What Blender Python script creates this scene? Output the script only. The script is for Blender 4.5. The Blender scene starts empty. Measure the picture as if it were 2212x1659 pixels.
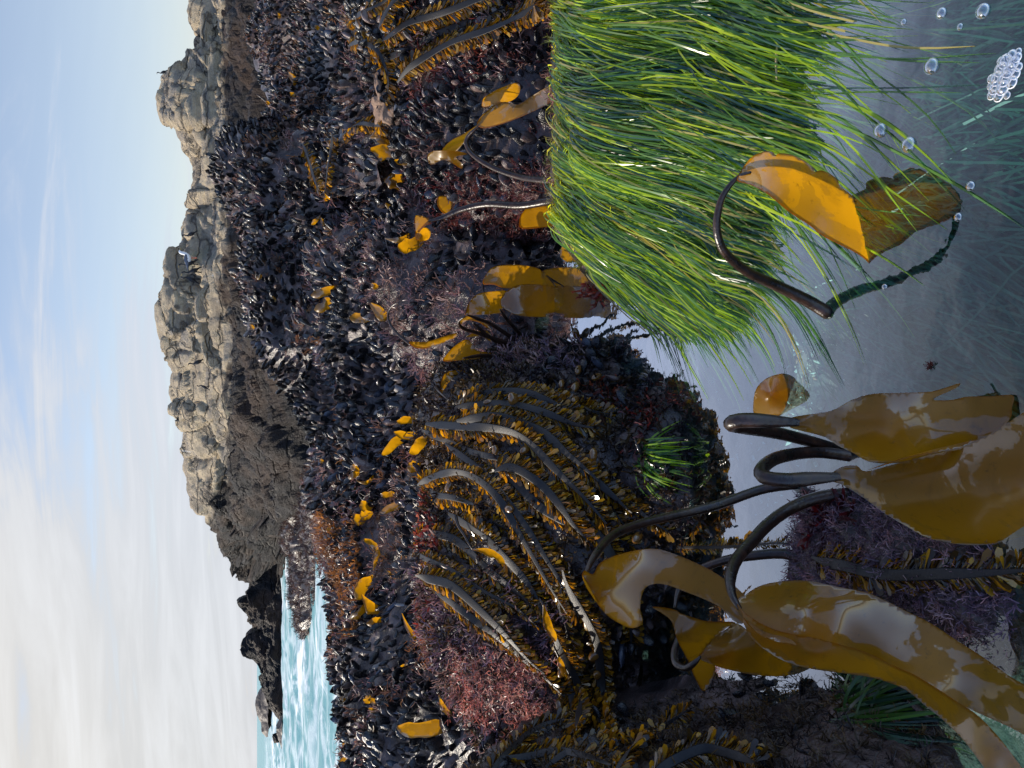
import bpy, bmesh, math, random
import numpy as np
from mathutils import Vector, noise, geometry
from mathutils.bvhtree import BVHTree
random.seed(7); RNG = np.random.default_rng(7)
sc = bpy.context.scene
COL = sc.collection
# ------------------------------------------------------------------ camera
H = 0.70; F = 1661.0; TH = math.atan(551/1661.0)
CT, ST = math.cos(TH), math.sin(TH)
CAM = Vector((0, 0, H))
def ray(X, Y):
    cx = (829.5-Y)/F; cy = (1106-X)/F
    return Vector((cx, CT+cy*ST, -ST+cy*CT))
def P(X, Y, d):
    v = ray(X, Y); return CAM + v*(d/v.y)
def dz(X, z):
    v = ray(X, 829.5); return (z-H)/(v.z/v.y)
def PZ(X, Y, z): return P(X, Y, dz(X, z))
def proj(V):
    V = np.asarray(V, float); x = V[:, 0]; y = V[:, 1]; z = V[:, 2]-H
    dep = y*CT - z*ST; up = y*ST + z*CT
    dep = np.where(dep < 1e-3, 1e-3, dep)
    return 1106 - up/dep*F, 829.5 - x/dep*F, dep
cam = bpy.data.cameras.new('camera'); camo = bpy.data.objects.new('camera', cam); COL.objects.link(camo)
from mathutils import Matrix
ax_x = Vector((0, -ST, -CT)); ax_y = Vector((1, 0, 0)); ax_z = Vector((0, -CT, ST))
M = Matrix((ax_x, ax_y, ax_z)).transposed().to_4x4(); M.translation = CAM
camo.matrix_world = M
cam.sensor_fit = 'HORIZONTAL'; cam.sensor_width = 36; cam.lens = F/2212*36
cam.clip_start = 0.02; cam.clip_end = 9000
sc.camera = camo
sc.view_settings.view_transform = 'Standard'; sc.view_settings.look = 'None'
sc.view_settings.exposure = 0.35; sc.view_settings.gamma = 1.0
# ------------------------------------------------------------------ helpers
def tag(o, label=None, cat=None, group=None, kind=None):
    if label: o['label'] = label
    if cat: o['category'] = cat
    if group: o['group'] = group
    if kind: o['kind'] = kind
    return o
def mk(name, V, Fs, mat, col=None, parent=None, smooth=True):
    V = np.asarray(V, np.float32); me = bpy.data.meshes.new(name)
    if not isinstance(Fs, list): Fs = [Fs]
    Fs = [np.asarray(f, np.int32) for f in Fs if len(f)]
    me.vertices.add(len(V)); me.vertices.foreach_set('co', V.ravel())
    tot = np.concatenate([np.full(len(f), f.shape[1], np.int32) for f in Fs])
    loops = np.concatenate([f.ravel() for f in Fs])
    start = np.concatenate([[0], np.cumsum(tot)[:-1]]).astype(np.int32)
    me.loops.add(len(loops)); me.loops.foreach_set('vertex_index', loops)
    me.polygons.add(len(tot)); me.polygons.foreach_set('loop_start', start)
    try: me.polygons.foreach_set('loop_total', tot)
    except Exception: pass
    me.update(calc_edges=True)
    if smooth: me.polygons.foreach_set('use_smooth', np.ones(len(tot), bool))
    if col is not None:
        a = me.attributes.new('col', 'FLOAT_COLOR', 'POINT')
        c = np.ones((len(V), 4), np.float32); c[:, :3] = col; a.data.foreach_set('color', c.ravel())
    me.materials.append(mat); me.validate()
    o = bpy.data.objects.new(name, me); COL.objects.link(o)
    if parent is not None:
        o.parent = parent; o.matrix_parent_inverse = Matrix.Translation(-parent.location)
    return o
def empty(name, loc, label, cat, group=None):
    o = bpy.data.objects.new(name, None); COL.objects.link(o); o.location = loc; o.empty_display_size = .02
    return tag(o, label, cat, group)
def grid_faces(nu, nv, wrap=False):
    i = np.arange(nu-1)[:, None]; j = np.arange(nv if wrap else nv-1)[None, :]
    j2 = (j+1) % nv
    return np.stack([i*nv+j, (i+1)*nv+j, (i+1)*nv+j2, i*nv+j2], -1).reshape(-1, 4)
def catmull(pts, n, axis=0):
    pts = np.asarray(pts, float); m = len(pts)
    if m == 2:
        t = np.linspace(0, 1, n).reshape((-1,)+(1,)*(pts.ndim-1)); return pts[0]*(1-t)+pts[1]*t
    t = np.linspace(0, m-1, n); i = np.minimum(t.astype(int), m-2); f = (t-i).reshape((-1,)+(1,)*(pts.ndim-1))
    p0 = pts[np.maximum(i-1, 0)]; p1 = pts[i]; p2 = pts[i+1]; p3 = pts[np.minimum(i+2, m-1)]
    return .5*(2*p1+(p2-p0)*f+(2*p0-5*p1+4*p2-p3)*f*f+(3*p1-p0-3*p2+p3)*f**3)
def arc_resample(pts, n):
    c = catmull(pts, max(60, n*4)); s = np.concatenate([[0], np.cumsum(np.linalg.norm(np.diff(c, axis=0), axis=1))])
    t = np.linspace(0, s[-1], n); return np.stack([np.interp(t, s, c[:, k]) for k in range(c.shape[1])], 1), s[-1]
def nrm(a): return a/np.maximum(np.linalg.norm(a, axis=-1, keepdims=True), 1e-9)
def tube(pts, rad, seg=8, n=24, flat=1.0, up=None, cap=True):
    """pts Nx3 control points, rad list along -> V,F"""
    c, L = arc_resample(pts, n); r = np.interp(np.linspace(0, 1, n), np.linspace(0, 1, len(rad)), rad)
    T = nrm(np.gradient(c, axis=0)); u = np.array(up if up is not None else (0.1, -.5, .86), float)
    S = nrm(np.cross(T, u)); N = nrm(np.cross(S, T))
    a = np.linspace(0, 2*np.pi, seg, endpoint=False)
    V = c[:, None] + r[:, None, None]*(np.cos(a)[None, :, None]*S[:, None]+flat*np.sin(a)[None, :, None]*N[:, None])
    V = V.reshape(-1, 3); Fq = grid_faces(n, seg, True); Ft = np.zeros((0, 3), int)
    if cap:
        V = np.vstack([V, c[0]-T[0]*r[0]*.6, c[-1]+T[-1]*r[-1]*.6]); b = n*seg; k = np.arange(seg)
        Ft = np.vstack([np.stack([np.full(seg, b), k, (k+1) % seg], 1),
                        np.stack([np.full(seg, b+1), (n-1)*seg+(k+1) % seg, (n-1)*seg+k], 1)])
    return V, Fq, Ft, c, T, S, N
def fbm(v, o=4): return noise.fractal(v, .9, 2.0, o)
def fbm_arr(V, scale, o=4, seed=0.0):
    return np.array([noise.fractal(Vector(p)*scale+Vector((seed, seed*1.7, -seed)), .9, 2.0, o) for p in np.asarray(V, float)])
def rand_rot(axis, spin):
    """arrays axis Nx3 (local Z), spin angle -> Nx3x3 columns x,y,z"""
    z = nrm(axis); h = np.where(np.abs(z[:, 2:3]) < .9, np.array([[0, 0, 1.]]), np.array([[1., 0, 0]]))
    x = nrm(np.cross(h, z)); y = np.cross(z, x); c = np.cos(spin)[:, None]; s = np.sin(spin)[:, None]
    return np.stack([x*c+y*s, -x*s+y*c, z], -1)
def merge(tpls, which, R, scale, pos, cols):
    """instance templates (V,F,w) into one array set; cols Nx3 multiplied by per-vertex w"""
    VV, FF, CC = [], [], []; off = 0
    for k, (tv, tf, tw) in enumerate(tpls):
        m = which == k; n = m.sum()
        if not n: continue
        v = np.einsum('nij,vj->nvi', R[m], tv)*scale[m][:, None, None] + pos[m][:, None]
        f = tf[None]+(np.arange(n)*len(tv))[:, None, None]+off
        VV.append(v.reshape(-1, 3)); FF.append(f.reshape(-1, tf.shape[1]))
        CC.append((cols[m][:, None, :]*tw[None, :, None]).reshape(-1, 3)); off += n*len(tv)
    return np.vstack(VV), FF, np.vstack(CC)
# ------------------------------------------------------------------ materials
class NT:
    def __init__(s, name):
        s.m = bpy.data.materials.new(name); s.m.use_nodes = True; s.t = s.m.node_tree; s.t.nodes.clear()
        s.out = s.t.nodes.new('ShaderNodeOutputMaterial')
    def n(s, typ, inp={}, **kw):
        nd = s.t.nodes.new(typ)
        for k, v in kw.items(): setattr(nd, k, v)
        for k, v in inp.items():
            sock = nd.inputs[k]
            if hasattr(v, 'is_output'): s.t.links.new(v, sock)
            elif isinstance(v, bpy.types.Node): s.t.links.new(v.outputs[0], sock)
            else: sock.default_value = v
        return nd
    def math(s, op, a, b=0.0, clamp=False):
        return s.n('ShaderNodeMath', {0: a, 1: b}, operation=op, use_clamp=clamp).outputs[0]
    def vmath(s, op, a, b): return s.n('ShaderNodeVectorMath', {0: a, 1: b}, operation=op).outputs[0]
    def ramp(s, fac, stops, interp='LINEAR'):
        nd = s.n('ShaderNodeValToRGB', {0: fac}); e = nd.color_ramp.elements; nd.color_ramp.interpolation = interp
        while len(e) < len(stops): e.new(.5)
        for q, (p, c) in zip(e, stops):
            q.position = p; q.color = (c if len(c) == 4 else (*c, 1)) if hasattr(c, '__len__') else (c, c, c, 1)
        return nd.outputs[0]
    def mix(s, f, a, b, blend='MIX'):
        nd = s.t.nodes.new('ShaderNodeMix'); nd.data_type = 'RGBA'; nd.blend_type = blend
        for sock, v in ((nd.inputs[0], f), (nd.inputs[6], a), (nd.inputs[7], b)):
            if hasattr(v, 'is_output'): s.t.links.new(v, sock)
            elif hasattr(v, '__len__'): sock.default_value = (*v, 1) if len(v) == 3 else v
            else: sock.default_value = v
        return nd.outputs[2]
    def noise(s, scale, detail=5, vec=None, rough=.55, dist=0):
        i = {'Scale': scale, 'Detail': detail, 'Roughness': rough, 'Distortion': dist}
        if vec is not None: i['Vector'] = vec
        return s.n('ShaderNodeTexNoise', i).outputs[0]
    def pos(s): return s.n('ShaderNodeNewGeometry').outputs['Position']
    def attr(s): return s.n('ShaderNodeAttribute', attribute_name='col').outputs['Color']
    def bump(s, h, strength=.5, dist=.01): return s.n('ShaderNodeBump', {'Height': h, 'Strength': strength, 'Distance': dist}).outputs[0]
    def done(s, shader): s.t.links.new(shader.outputs[0] if isinstance(shader, bpy.types.Node) else shader, s.out.inputs[0]); return s.m
    def pbr(s, col, rough=.5, spec=.5, normal=None, coat=0, coat_rough=.05):
        i = {'Base Color': col if hasattr(col, 'is_output') else (*col, 1), 'Roughness': rough, 'Specular IOR Level': spec}
        if normal is not None: i['Normal'] = normal
        if coat: i['Coat Weight'] = coat; i['Coat Roughness'] = coat_rough
        return s.n('ShaderNodeBsdfPrincipled', i)
def m_rock_wet():
    t = NT('wet_rock'); p = t.pos()
    c = t.ramp(t.noise(14, 6, p), [(.3, (.012, .010, .010)), (.5, (.045, .032, .03)), (.66, (.11, .075, .07)), (.8, (.16, .13, .12))])
    b = t.bump(t.noise(60, 6, p), .9, .01)
    return t.done(t.pbr(c, .30, .5, b))
def m_headland():
    t = NT('headland_rock'); p = t.pos(); s = t.n('ShaderNodeSeparateXYZ', {0: p})
    st = t.vmath('MULTIPLY', p, (.5, .5, 1.6))
    n1 = t.noise(.9, 7, st, .6, .4); n2 = t.noise(5, 8, p, .65)
    tan = t.ramp(n1, [(.28, (.22, .175, .125)), (.42, (.37, .30, .21)), (.52, (.56, .45, .29)), (.60, (.30, .26, .21)), (.70, (.46, .38, .26)), (.82, (.62, .50, .31))])
    tan = t.mix(t.ramp(n2, [(.40, .0), (.75, .6)]), tan, (.2, .17, .13))
    g = t.ramp(t.noise(.45, 4, p), [(.66, 0), (.72, .45)])
    tan = t.mix(g, tan, (.15, .20, .13))
    wp = t.vmath('MULTIPLY', p, (3.2, 1, .9))
    cr = t.n('ShaderNodeTexVoronoi', {'Vector': t.vmath('ADD', t.vmath('MULTIPLY', p, (.32, .3, 1.8)), t.n('ShaderNodeTexNoise', {'Vector': p, 'Scale': 1.3, 'Detail': 5}).outputs[1]), 'Scale': 1.15}, feature='DISTANCE_TO_EDGE').outputs[0]
    tan = t.mix(t.ramp(cr, [(.012, .75), (.05, 0)]), tan, (.09, .075, .06))
    w = t.ramp(t.noise(1.1, 6, wp, .7, 1.2), [(.64, 0), (.72, .7)])
    tan = t.mix(w, tan, (.72, .72, .70))
    bn = t.noise(16, 9, p, .75)
    dark = t.ramp(bn, [(.36, (.005, .0045, .005)), (.55, (.012, .011, .013)), (.65, (.03, .028, .03)), (.75, (.24, .23, .25))])
    dark = t.mix(t.ramp(t.noise(.7, 5, p), [(.46, 0), (.62, .85)]), dark, (.052, .030, .019))
    # tide line: higher towards the left tip (x negative)
    tl = t.math('MULTIPLY', t.math('SUBTRACT', n1, .5), 1.6)
    xl = t.n('ShaderNodeMapRange', {0: s.outputs[0], 1: -1.5, 2: -9.5, 3: 1.45, 4: 3.6}).outputs[0]
    h = t.math('SUBTRACT', t.math('ADD', s.outputs[2], tl), xl)
    f = t.n('ShaderNodeMapRange', {0: h, 1: -.12, 2: .12, 3: 0, 4: 1}).outputs[0]
    c = t.mix(f, dark, tan)
    b = t.bump(t.math('ADD', t.math('ADD', t.noise(3, 10, t.vmath('MULTIPLY', p, (.7, .7, 2)), .72), t.math('MULTIPLY', t.noise(30, 5, p), .35)), t.ramp(cr, [(0, 0), (.06, .5)])), 1.0, .22)
    return t.done(t.pbr(c, .66, .22, b))
def m_vcol(name, rough=.35, spec=.5, bumpscale=0, bd=.004, coat=0):
    t = NT(name); b = t.bump(t.noise(bumpscale, 5, t.pos()), .7, bd) if bumpscale else None
    return t.done(t.pbr(t.attr(), rough, spec, b, coat))
def m_leaf(name, trans=.5, rough=.2, spec=.6, tint=(1.6, 1.5, .8), coat=.4, bs=0):
    """thin wet frond coloured by vertex attribute, light comes through"""
    t = NT(name); c = t.attr()
    b = t.bump(t.noise(bs, 4, t.pos()), .25, .004) if bs else None
    a = t.pbr(c, rough, spec, b, coat); tr = t.n('ShaderNodeBsdfTranslucent', {0: t.mix(1.0, c, tint, 'MULTIPLY')})
    return t.done(t.n('ShaderNodeMixShader', {0: trans, 1: a, 2: tr}))
def m_kelp():
    t = NT('kelp_blade'); p = t.pos(); n = t.noise(6, 3, p); fine = t.noise(260, 4, p)
    c = t.mix(n, (.115, .056, .003), (.180, .092, .005))
    sp = t.ramp(t.noise(75, 6, p, .7), [(.60, 0), (.72, .65)]); c = t.mix(sp, c, (.05, .028, .006))
    streak = t.ramp(t.noise(14, 6, t.vmath('MULTIPLY', p, (1, 3.5, 1)), .65), [(.55, 0), (.75, .45)]); c = t.mix(streak, c, (.06, .032, .004))
    film = t.ramp(t.noise(9, 9, p, .60, .8), [(.495, 0), (.507, 1)])     # water film lying in patches
    b = t.bump(t.math('ADD', t.noise(8, 2, p), t.math('MULTIPLY', fine, .02)), .07, .02)
    a = t.n('ShaderNodeBsdfPrincipled', {'Base Color': c, 'Roughness': .34, 'Specular IOR Level': .35, 'Normal': b, 'Coat Weight': t.math('ADD', t.math('MULTIPLY', film, .85), .08), 'Coat Roughness': .03, 'Coat IOR': 1.85})
    tc = t.mix(n, (.62, .275, .003), (.86, .42, .006)); tc = t.mix(sp, tc, (.2, .09, .004)); tc = t.mix(streak, tc, (.3, .13, .003))
    tr = t.n('ShaderNodeBsdfTranslucent', {0: tc})
    return t.done(t.n('ShaderNodeMixShader', {0: t.math('SUBTRACT', .50, t.math('MULTIPLY', film, .12)), 1: a, 2: tr}))
def m_stipe():
    t = NT('kelp_stipe'); p = t.pos(); n = t.noise(60, 5, p)
    c = t.ramp(n, [(.35, (.010, .006, .004)), (.6, (.026, .012, .008)), (.75, (.06, .026, .012))])
    return t.done(t.pbr(c, t.math('ADD', t.math('MULTIPLY', n, .3), .16), .5, t.bump(t.noise(160, 5, p), .5, .002)))
def m_water():
    t = NT('pool_water'); p = t.pos()
    fr = t.n('ShaderNodeLayerWeight', {0: .5})
    h = t.math('ADD', t.math('MULTIPLY', t.noise(7, 2, p), 1.0), t.math('MULTIPLY', t.noise(38, 2, p), .12))
    b = t.bump(h, .20, .010); t.t.links.new(b, fr.inputs['Normal']); fc = t.math('ADD', t.math('MULTIPLY', t.math('POWER', fr.outputs['Facing'], 2.4), 2.1), .03)
    gl = t.n('ShaderNodeBsdfGlossy', {'Color': (.92, .96, 1, 1), 'Roughness': .012, 'Normal': b})
    tr = t.n('ShaderNodeBsdfTransparent', {0: (.58, .84, .84, 1)})
    return t.done(t.n('ShaderNodeMixShader', {0: fc, 1: tr, 2: gl}))
def m_sea():
    t = NT('sea_water'); p = t.pos()
    q = t.vmath('MULTIPLY', p, (.38, .55, 0))
    n = t.noise(1.0, 9, q, .68, 1.2); big = t.noise(.12, 4, q)
    net = t.n('ShaderNodeTexVoronoi', {'Vector': t.vmath('ADD', q, t.n('ShaderNodeTexNoise', {'Vector': q, 'Scale': 1.5, 'Detail': 4}).outputs[1]), 'Scale': 1.5}, feature='DISTANCE_TO_EDGE').outputs[0]
    lace = t.ramp(net, [(.03, 1), (.16, 0)])
    f = t.math('ADD', t.ramp(t.math('ADD', n, t.math('MULTIPLY', t.math('SUBTRACT', big, .5), .8)), [(.48, 0), (.60, .95)]), t.math('MULTIPLY', lace, .5), True)
    far = t.n('ShaderNodeMapRange', {0: t.n('ShaderNodeSeparateXYZ', {0: p}).outputs[1], 1: 60, 2: 140, 3: 1, 4: .15}).outputs[0]
    f = t.math('MULTIPLY', f, far)
    c = t.mix(f, (.10, .29, .31), (.66, .70, .72))
    b = t.bump(t.math('ADD', n, t.noise(3.5, 6, q)), .5, .12)
    r = t.math('ADD', t.math('MULTIPLY', f, .4), .38)
    return t.done(t.pbr(c, r, .25, b))
def m_floor():
    t = NT('pool_floor'); p = t.pos()
    c = t.ramp(t.noise(18, 8, p, .7), [(.3, (.05, .06, .06)), (.46, (.16, .16, .15)), (.6, (.32, .26, .23)), (.75, (.5, .44, .38))])
    c = t.mix(t.ramp(t.noise(5, 4, p), [(.44, 0), (.62, .7)]), c, (.05, .085, .07))
    c = t.mix(t.ramp(t.noise(7.3, 4, p), [(.56, 0), (.68, .6)]), c, (.28, .15, .14))
    return t.done(t.pbr(c, .7, .3, t.bump(t.noise(70, 5, p), .9, .012)))
def m_plain(name, col, rough=.5, spec=.5, coat=0, bs=0, bd=.004):
    t = NT(name); n = t.noise(bs or 30, 4, t.pos())
    c = t.mix(n, tuple(x*.65 for x in col), tuple(min(1, x*1.35) for x in col))
    return t.done(t.pbr(c, rough, spec, t.bump(n, .4, bd) if bs else None, coat))
def m_bubble():
    t = NT('bubble_film'); fr = t.n('ShaderNodeLayerWeight', {0: .45}).outputs['Facing']
    gl = t.n('ShaderNodeBsdfGlossy', {'Color': (1, 1, 1, 1), 'Roughness': .02}); tr = t.n('ShaderNodeBsdfTransparent', {0: (.97, .98, 1, 1)})
    return t.done(t.n('ShaderNodeMixShader', {0: t.math('ADD', t.math('MULTIPLY', fr, .6), .22), 1: tr, 2: gl}))
# ------------------------------------------------------------------ light and sky
SUN_EL, SUN_AZ = math.radians(35), math.radians(-64)      # azimuth from +Y towards +X
sdir = Vector((math.sin(SUN_AZ)*math.cos(SUN_EL), math.cos(SUN_AZ)*math.cos(SUN_EL), math.sin(SUN_EL)))
sl = bpy.data.lights.new('sun', 'SUN'); sl.energy = 5.0; sl.angle = math.radians(.6); sl.color = (1, .90, .76)
so = bpy.data.objects.new('sun', sl); COL.objects.link(so); so.rotation_euler = (-sdir).to_track_quat('-Z', 'Y').to_euler(); so.location = sdir*40
w = bpy.data.worlds.new('World'); sc.world = w; w.use_nodes = True
t = NT.__new__(NT); t.t = w.node_tree; t.t.nodes.clear(); t.out = t.t.nodes.new('ShaderNodeOutputWorld')
sky = t.n('ShaderNodeTexSky', sky_type='NISHITA', sun_disc=False, sun_elevation=SUN_EL, sun_rotation=SUN_AZ % (2*math.pi), air_density=1.0, dust_density=.6, ozone_density=1.5, altitude=0)
g = t.n('ShaderNodeTexCoord').outputs['Generated']
sx = t.n('ShaderNodeSeparateXYZ', {0: g})
zz = t.math('ADD', t.math('MAXIMUM', sx.outputs[2], 0.0), .22)
cv = t.n('ShaderNodeCombineXYZ', {0: t.math('DIVIDE', sx.outputs[0], zz), 1: t.math('DIVIDE', sx.outputs[1], zz), 2: 0.0}).outputs[0]
mp = t.n('ShaderNodeMapping', {'Vector': cv, 'Rotation': (0, 0, math.radians(28)), 'Scale': (.62, 1.7, 1), 'Location': (1.7, .6, 0)}).outputs[0]
n1 = t.noise(1.1, 8, mp, .58, .9)
mp2 = t.n('ShaderNodeMapping', {'Vector': cv, 'Rotation': (0, 0, math.radians(20)), 'Scale': (.9, 3.2, 1)}).outputs[0]
n2 = t.noise(1.3, 7, mp2, .6, 1.3)
side = t.math('ADD', t.math('MULTIPLY', sx.outputs[0], -.85), t.math('MULTIPLY', sx.outputs[2], -.05))
mask = t.math('ADD', t.math('ADD', n1, t.math('MULTIPLY', t.math('SUBTRACT', n2, .5), .95)), side)
mask = t.n('ShaderNodeMapRange', {0: mask, 1: .28, 2: .66, 3: 0.10, 4: .97}, interpolation_type='SMOOTHSTEP').outputs[0]
fwd = t.n('ShaderNodeMapRange', {0: sx.outputs[1], 1: -.25, 2: .45, 3: 0.0, 4: 1.0}, interpolation_type='SMOOTHSTEP').outputs[0]
mask = t.math('MULTIPLY', mask, fwd)
dots = t.n('ShaderNodeVectorMath', {0: g, 1: tuple(sdir)}, operation='DOT_PRODUCT').outputs['Value']
glow = t.n('ShaderNodeMapRange', {0: dots, 1: .35, 2: 1.0, 3: 0, 4: 1}).outputs[0]
cc = t.mix(glow, (.47, .52, .62), (.80, .73, .60))
cc = t.mix(t.math('MULTIPLY', t.ramp(n2, [(.4, 0), (.7, .35)]), 1.0), cc, (.66, .675, .70))
cc = t.mix(1.0, cc, t.ramp(t.math('ADD', t.math('MULTIPLY', n1, .5), t.math('MULTIPLY', n2, .5)), [(.36, .84), (.50, .98), (.62, 1.07)]), 'MULTIPLY')
blue = t.mix(1.0, sky.outputs[0], (.142, .128, .124), 'MULTIPLY')
blue = t.mix(t.math('SUBTRACT', 1.0, fwd), blue, t.mix(1.0, blue, (1.5, 1.7, 2.0), 'MULTIPLY'))
hz = t.n('ShaderNodeMapRange', {0: sx.outputs[2], 1: 0.0, 2: .30, 3: .75, 4: 0.0}).outputs[0]
cs = t.mix(mask, blue, cc)
cs = t.mix(t.math('MULTIPLY', hz, .45), cs, (.53, .58, .65))
hi = t.n('ShaderNodeMapRange', {0: sx.outputs[2], 1: .27, 2: .50, 3: 0.0, 4: 1.0}, interpolation_type='SMOOTHSTEP').outputs[0]
fw = t.n('ShaderNodeMapRange', {0: sx.outputs[1], 1: -.1, 2: .6, 3: 0.0, 4: 1.0}, interpolation_type='SMOOTHSTEP').outputs[0]
added_bank = t.math('MULTIPLY', t.math('MULTIPLY', hi, fw), t.ramp(n1, [(.30, .55), (.62, 1)]))  # bright cloud added above the view to brighten the pool's reflection
lo = t.n('ShaderNodeMapRange', {0: sx.outputs[2], 1: .58, 2: .82, 3: 1.0, 4: .12}, interpolation_type='SMOOTHSTEP').outputs[0]
cs = t.mix(t.math('MULTIPLY', added_bank, lo), cs, (.68, .77, 1.04))
bg = t.n('ShaderNodeBackground', {0: cs, 1: 1.0}); t.t.links.new(bg.outputs[0], t.out.inputs[0])
# ------------------------------------------------------------------ rocks
M_ROCK = m_rock_wet(); M_HEAD = m_headland(); M_WATER = m_water(); M_SEA = m_sea(); M_FLOOR = m_floor()
ROCKS = {}
def loft_arrays(stations, nu, nv, back, zb, amp, sc_, oct=5, frontfrac=.68):
    nf = int(nu*frontfrac); nb = nu-nf; L = []
    for Y, pr in stations:
        pts = np.array([tuple(P(X, Y, d)) for X, d in pr]); f, _ = arc_resample(pts, nf)
        c = pts[-1]; bk = np.array([c, c+np.array([0, back*.35, -back*.05]), c+np.array([0, back*.75, -(c[2]-zb)*.45]), np.array([c[0], c[1]+back*1.15, zb])])
        b, _ = arc_resample(bk, nb+1); L.append(np.vstack([f, b[1:]]))
    L = np.array(L)                                    # stations x nu x 3
    Ys = np.array([s[0] for s in stations], float)
    tY = np.linspace(Ys[0], Ys[-1], nv); idx = np.interp(tY, Ys, np.arange(len(Ys)))
    i = np.minimum(idx.astype(int), len(Ys)-2); f = (idx-i)[:, None, None]; f = f*f*(3-2*f)*.6+f*.4
    G = L[i]*(1-f)+L[i+1]*f
    N = nrm(np.cross(np.gradient(G, axis=0), np.gradient(G, axis=1))); N = N*np.sign((N*np.array([0, -.6, .8])).sum(-1, keepdims=True)+1e-9)
    V = G.reshape(-1, 3); Nn = N.reshape(-1, 3)
    d = fbm_arr(V, sc_, oct, 3.1)*amp
    V = V+Nn*d[:, None]
    return V, nv, nu, nf
def rock(name, label, stations, nu=60, nv=90, back=.4, zb=-.2, amp=.03, s=5., cat='rock', mat=None):
    V, a, b, nf = loft_arrays(stations, nu, nv, back, zb, amp, s)
    Fq = grid_faces(a, b); o = mk(name, V, Fq, mat or M_ROCK); tag(o, label, cat)
    ROCKS[label] = dict(o=o, V=V, F=Fq, nv=a, nu=b, nf=nf); return ROCKS[label]
R1 = rock('grass_rock', 'low rock mound hidden under the bright green surfgrass', [
 (-420, [(1900, .80), (1700, .93), (1450, 1.10), (1300, 1.22), (1228, 1.33)]),
 (0, [(1880, .80), (1690, .93), (1450, 1.10), (1300, 1.23), (1226, 1.34)]),
 (250, [(1800, .84), (1620, .97), (1450, 1.10), (1300, 1.24), (1222, 1.35)]),
 (450, [(1650, .97), (1500, 1.09), (1400, 1.18), (1300, 1.28), (1228, 1.39)]),
 (560, [(1600, 1.0), (1500, 1.11), (1410, 1.22), (1350, 1.3), (1285, 1.38)]),
 (640, [(1570, 1.03), (1500, 1.12), (1440, 1.22), (1390, 1.30), (1345, 1.37)]),
 (720, [(1600, 1.05), (1530, 1.13), (1480, 1.22), (1450, 1.28), (1430, 1.36)])], amp=.012, s=7., back=.3)
R2 = rock('kelp_rock', 'round boulder draped with feather boa kelp at the far pool edge', [
 (740, [(1380, 1.42), (1320, 1.47), (1250, 1.53), (1190, 1.6), (1150, 1.7)]),
 (790, [(1345, 1.42), (1250, 1.49), (1150, 1.58), (1060, 1.72), (985, 1.84)]),
 (850, [(1430, 1.27), (1350, 1.33), (1200, 1.43), (1050, 1.6), (940, 1.83)]),
 (950, [(1490, 1.16), (1400, 1.21), (1200, 1.37), (1050, 1.55), (935, 1.83)]),
 (1100, [(1500, 1.15), (1400, 1.20), (1200, 1.34), (1050, 1.52), (925, 1.78)]),
 (1250, [(1455, 1.20), (1380, 1.24), (1200, 1.35), (1050, 1.50), (930, 1.72)]),
 (1340, [(1400, 1.29), (1330, 1.31), (1200, 1.36), (1050, 1.50), (935, 1.70)]),
 (1400, [(1390, 1.31), (1320, 1.33), (1200, 1.38), (1050, 1.51), (940, 1.68)]),
 (1500, [(1370, 1.34), (1290, 1.36), (1150, 1.42), (1050, 1.52), (980, 1.64)]),
 (1600, [(1300, 1.4), (1200, 1.45), (1130, 1.5), (1080, 1.55), (1040, 1.6)]),
 (1760, [(1300, 1.4), (1240, 1.45), (1190, 1.5), (1160, 1.55), (1130, 1.6)])], nu=70, nv=120, amp=.03, s=6.)
R3 = rock('mussel_rock', 'dark mussel covered rock right behind the surfgrass mound', [
 (-200, [(1225, 1.75), (1100, 1.85), (950, 2.05), (850, 2.25), (790, 2.4)]),
 (60, [(1225, 1.75), (1100, 1.85), (950, 2.05), (850, 2.25), (785, 2.4)]),
 (200, [(1225, 1.75), (1100, 1.85), (1000, 2.0), (900, 2.2), (842, 2.35)]),
 (330, [(1225, 1.75), (1100, 1.86), (1000, 2.0), (930, 2.15), (880, 2.27)]),
 (420, [(1225, 1.73), (1150, 1.8), (1080, 1.9), (1000, 2.05), (945, 2.15)]),
 (465, [(1170, 1.87), (1120, 1.94), (1070, 2.02), (1010, 2.12), (965, 2.2)]),
 (505, [(1120, 2.06), (1090, 2.1), (1060, 2.15), (1025, 2.22), (990, 2.28)]),
 (545, [(1110, 2.14), (1095, 2.17), (1080, 2.2), (1070, 2.23), (1060, 2.27)])], amp=.03, s=6.)
R4 = rock('mussel_rock', 'low knoll of mussels and pink coralline weed in the middle', [
 (400, [(1010, 2.3), (970, 2.35), (940, 2.4), (910, 2.47), (890, 2.55)]),
 (460, [(1040, 2.2), (980, 2.28), (930, 2.38), (880, 2.48), (845, 2.6)]),
 (540, [(1130, 1.98), (1040, 2.10), (950, 2.27), (870, 2.45), (818, 2.6)]),
 (620, [(1160, 1.94), (1050, 2.05), (950, 2.2), (870, 2.36), (806, 2.52)]),
 (700, [(1160, 1.93), (1060, 2.03), (970, 2.15), (890, 2.34), (835, 2.5)]),
 (780, [(1150, 1.93), (1080, 2.0), (1010, 2.1), (950, 2.25), (905, 2.4)]),
 (860, [(1120, 2.0), (1090, 2.05), (1050, 2.1), (1010, 2.2), (975, 2.3)])], amp=.035, s=5.)
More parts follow.
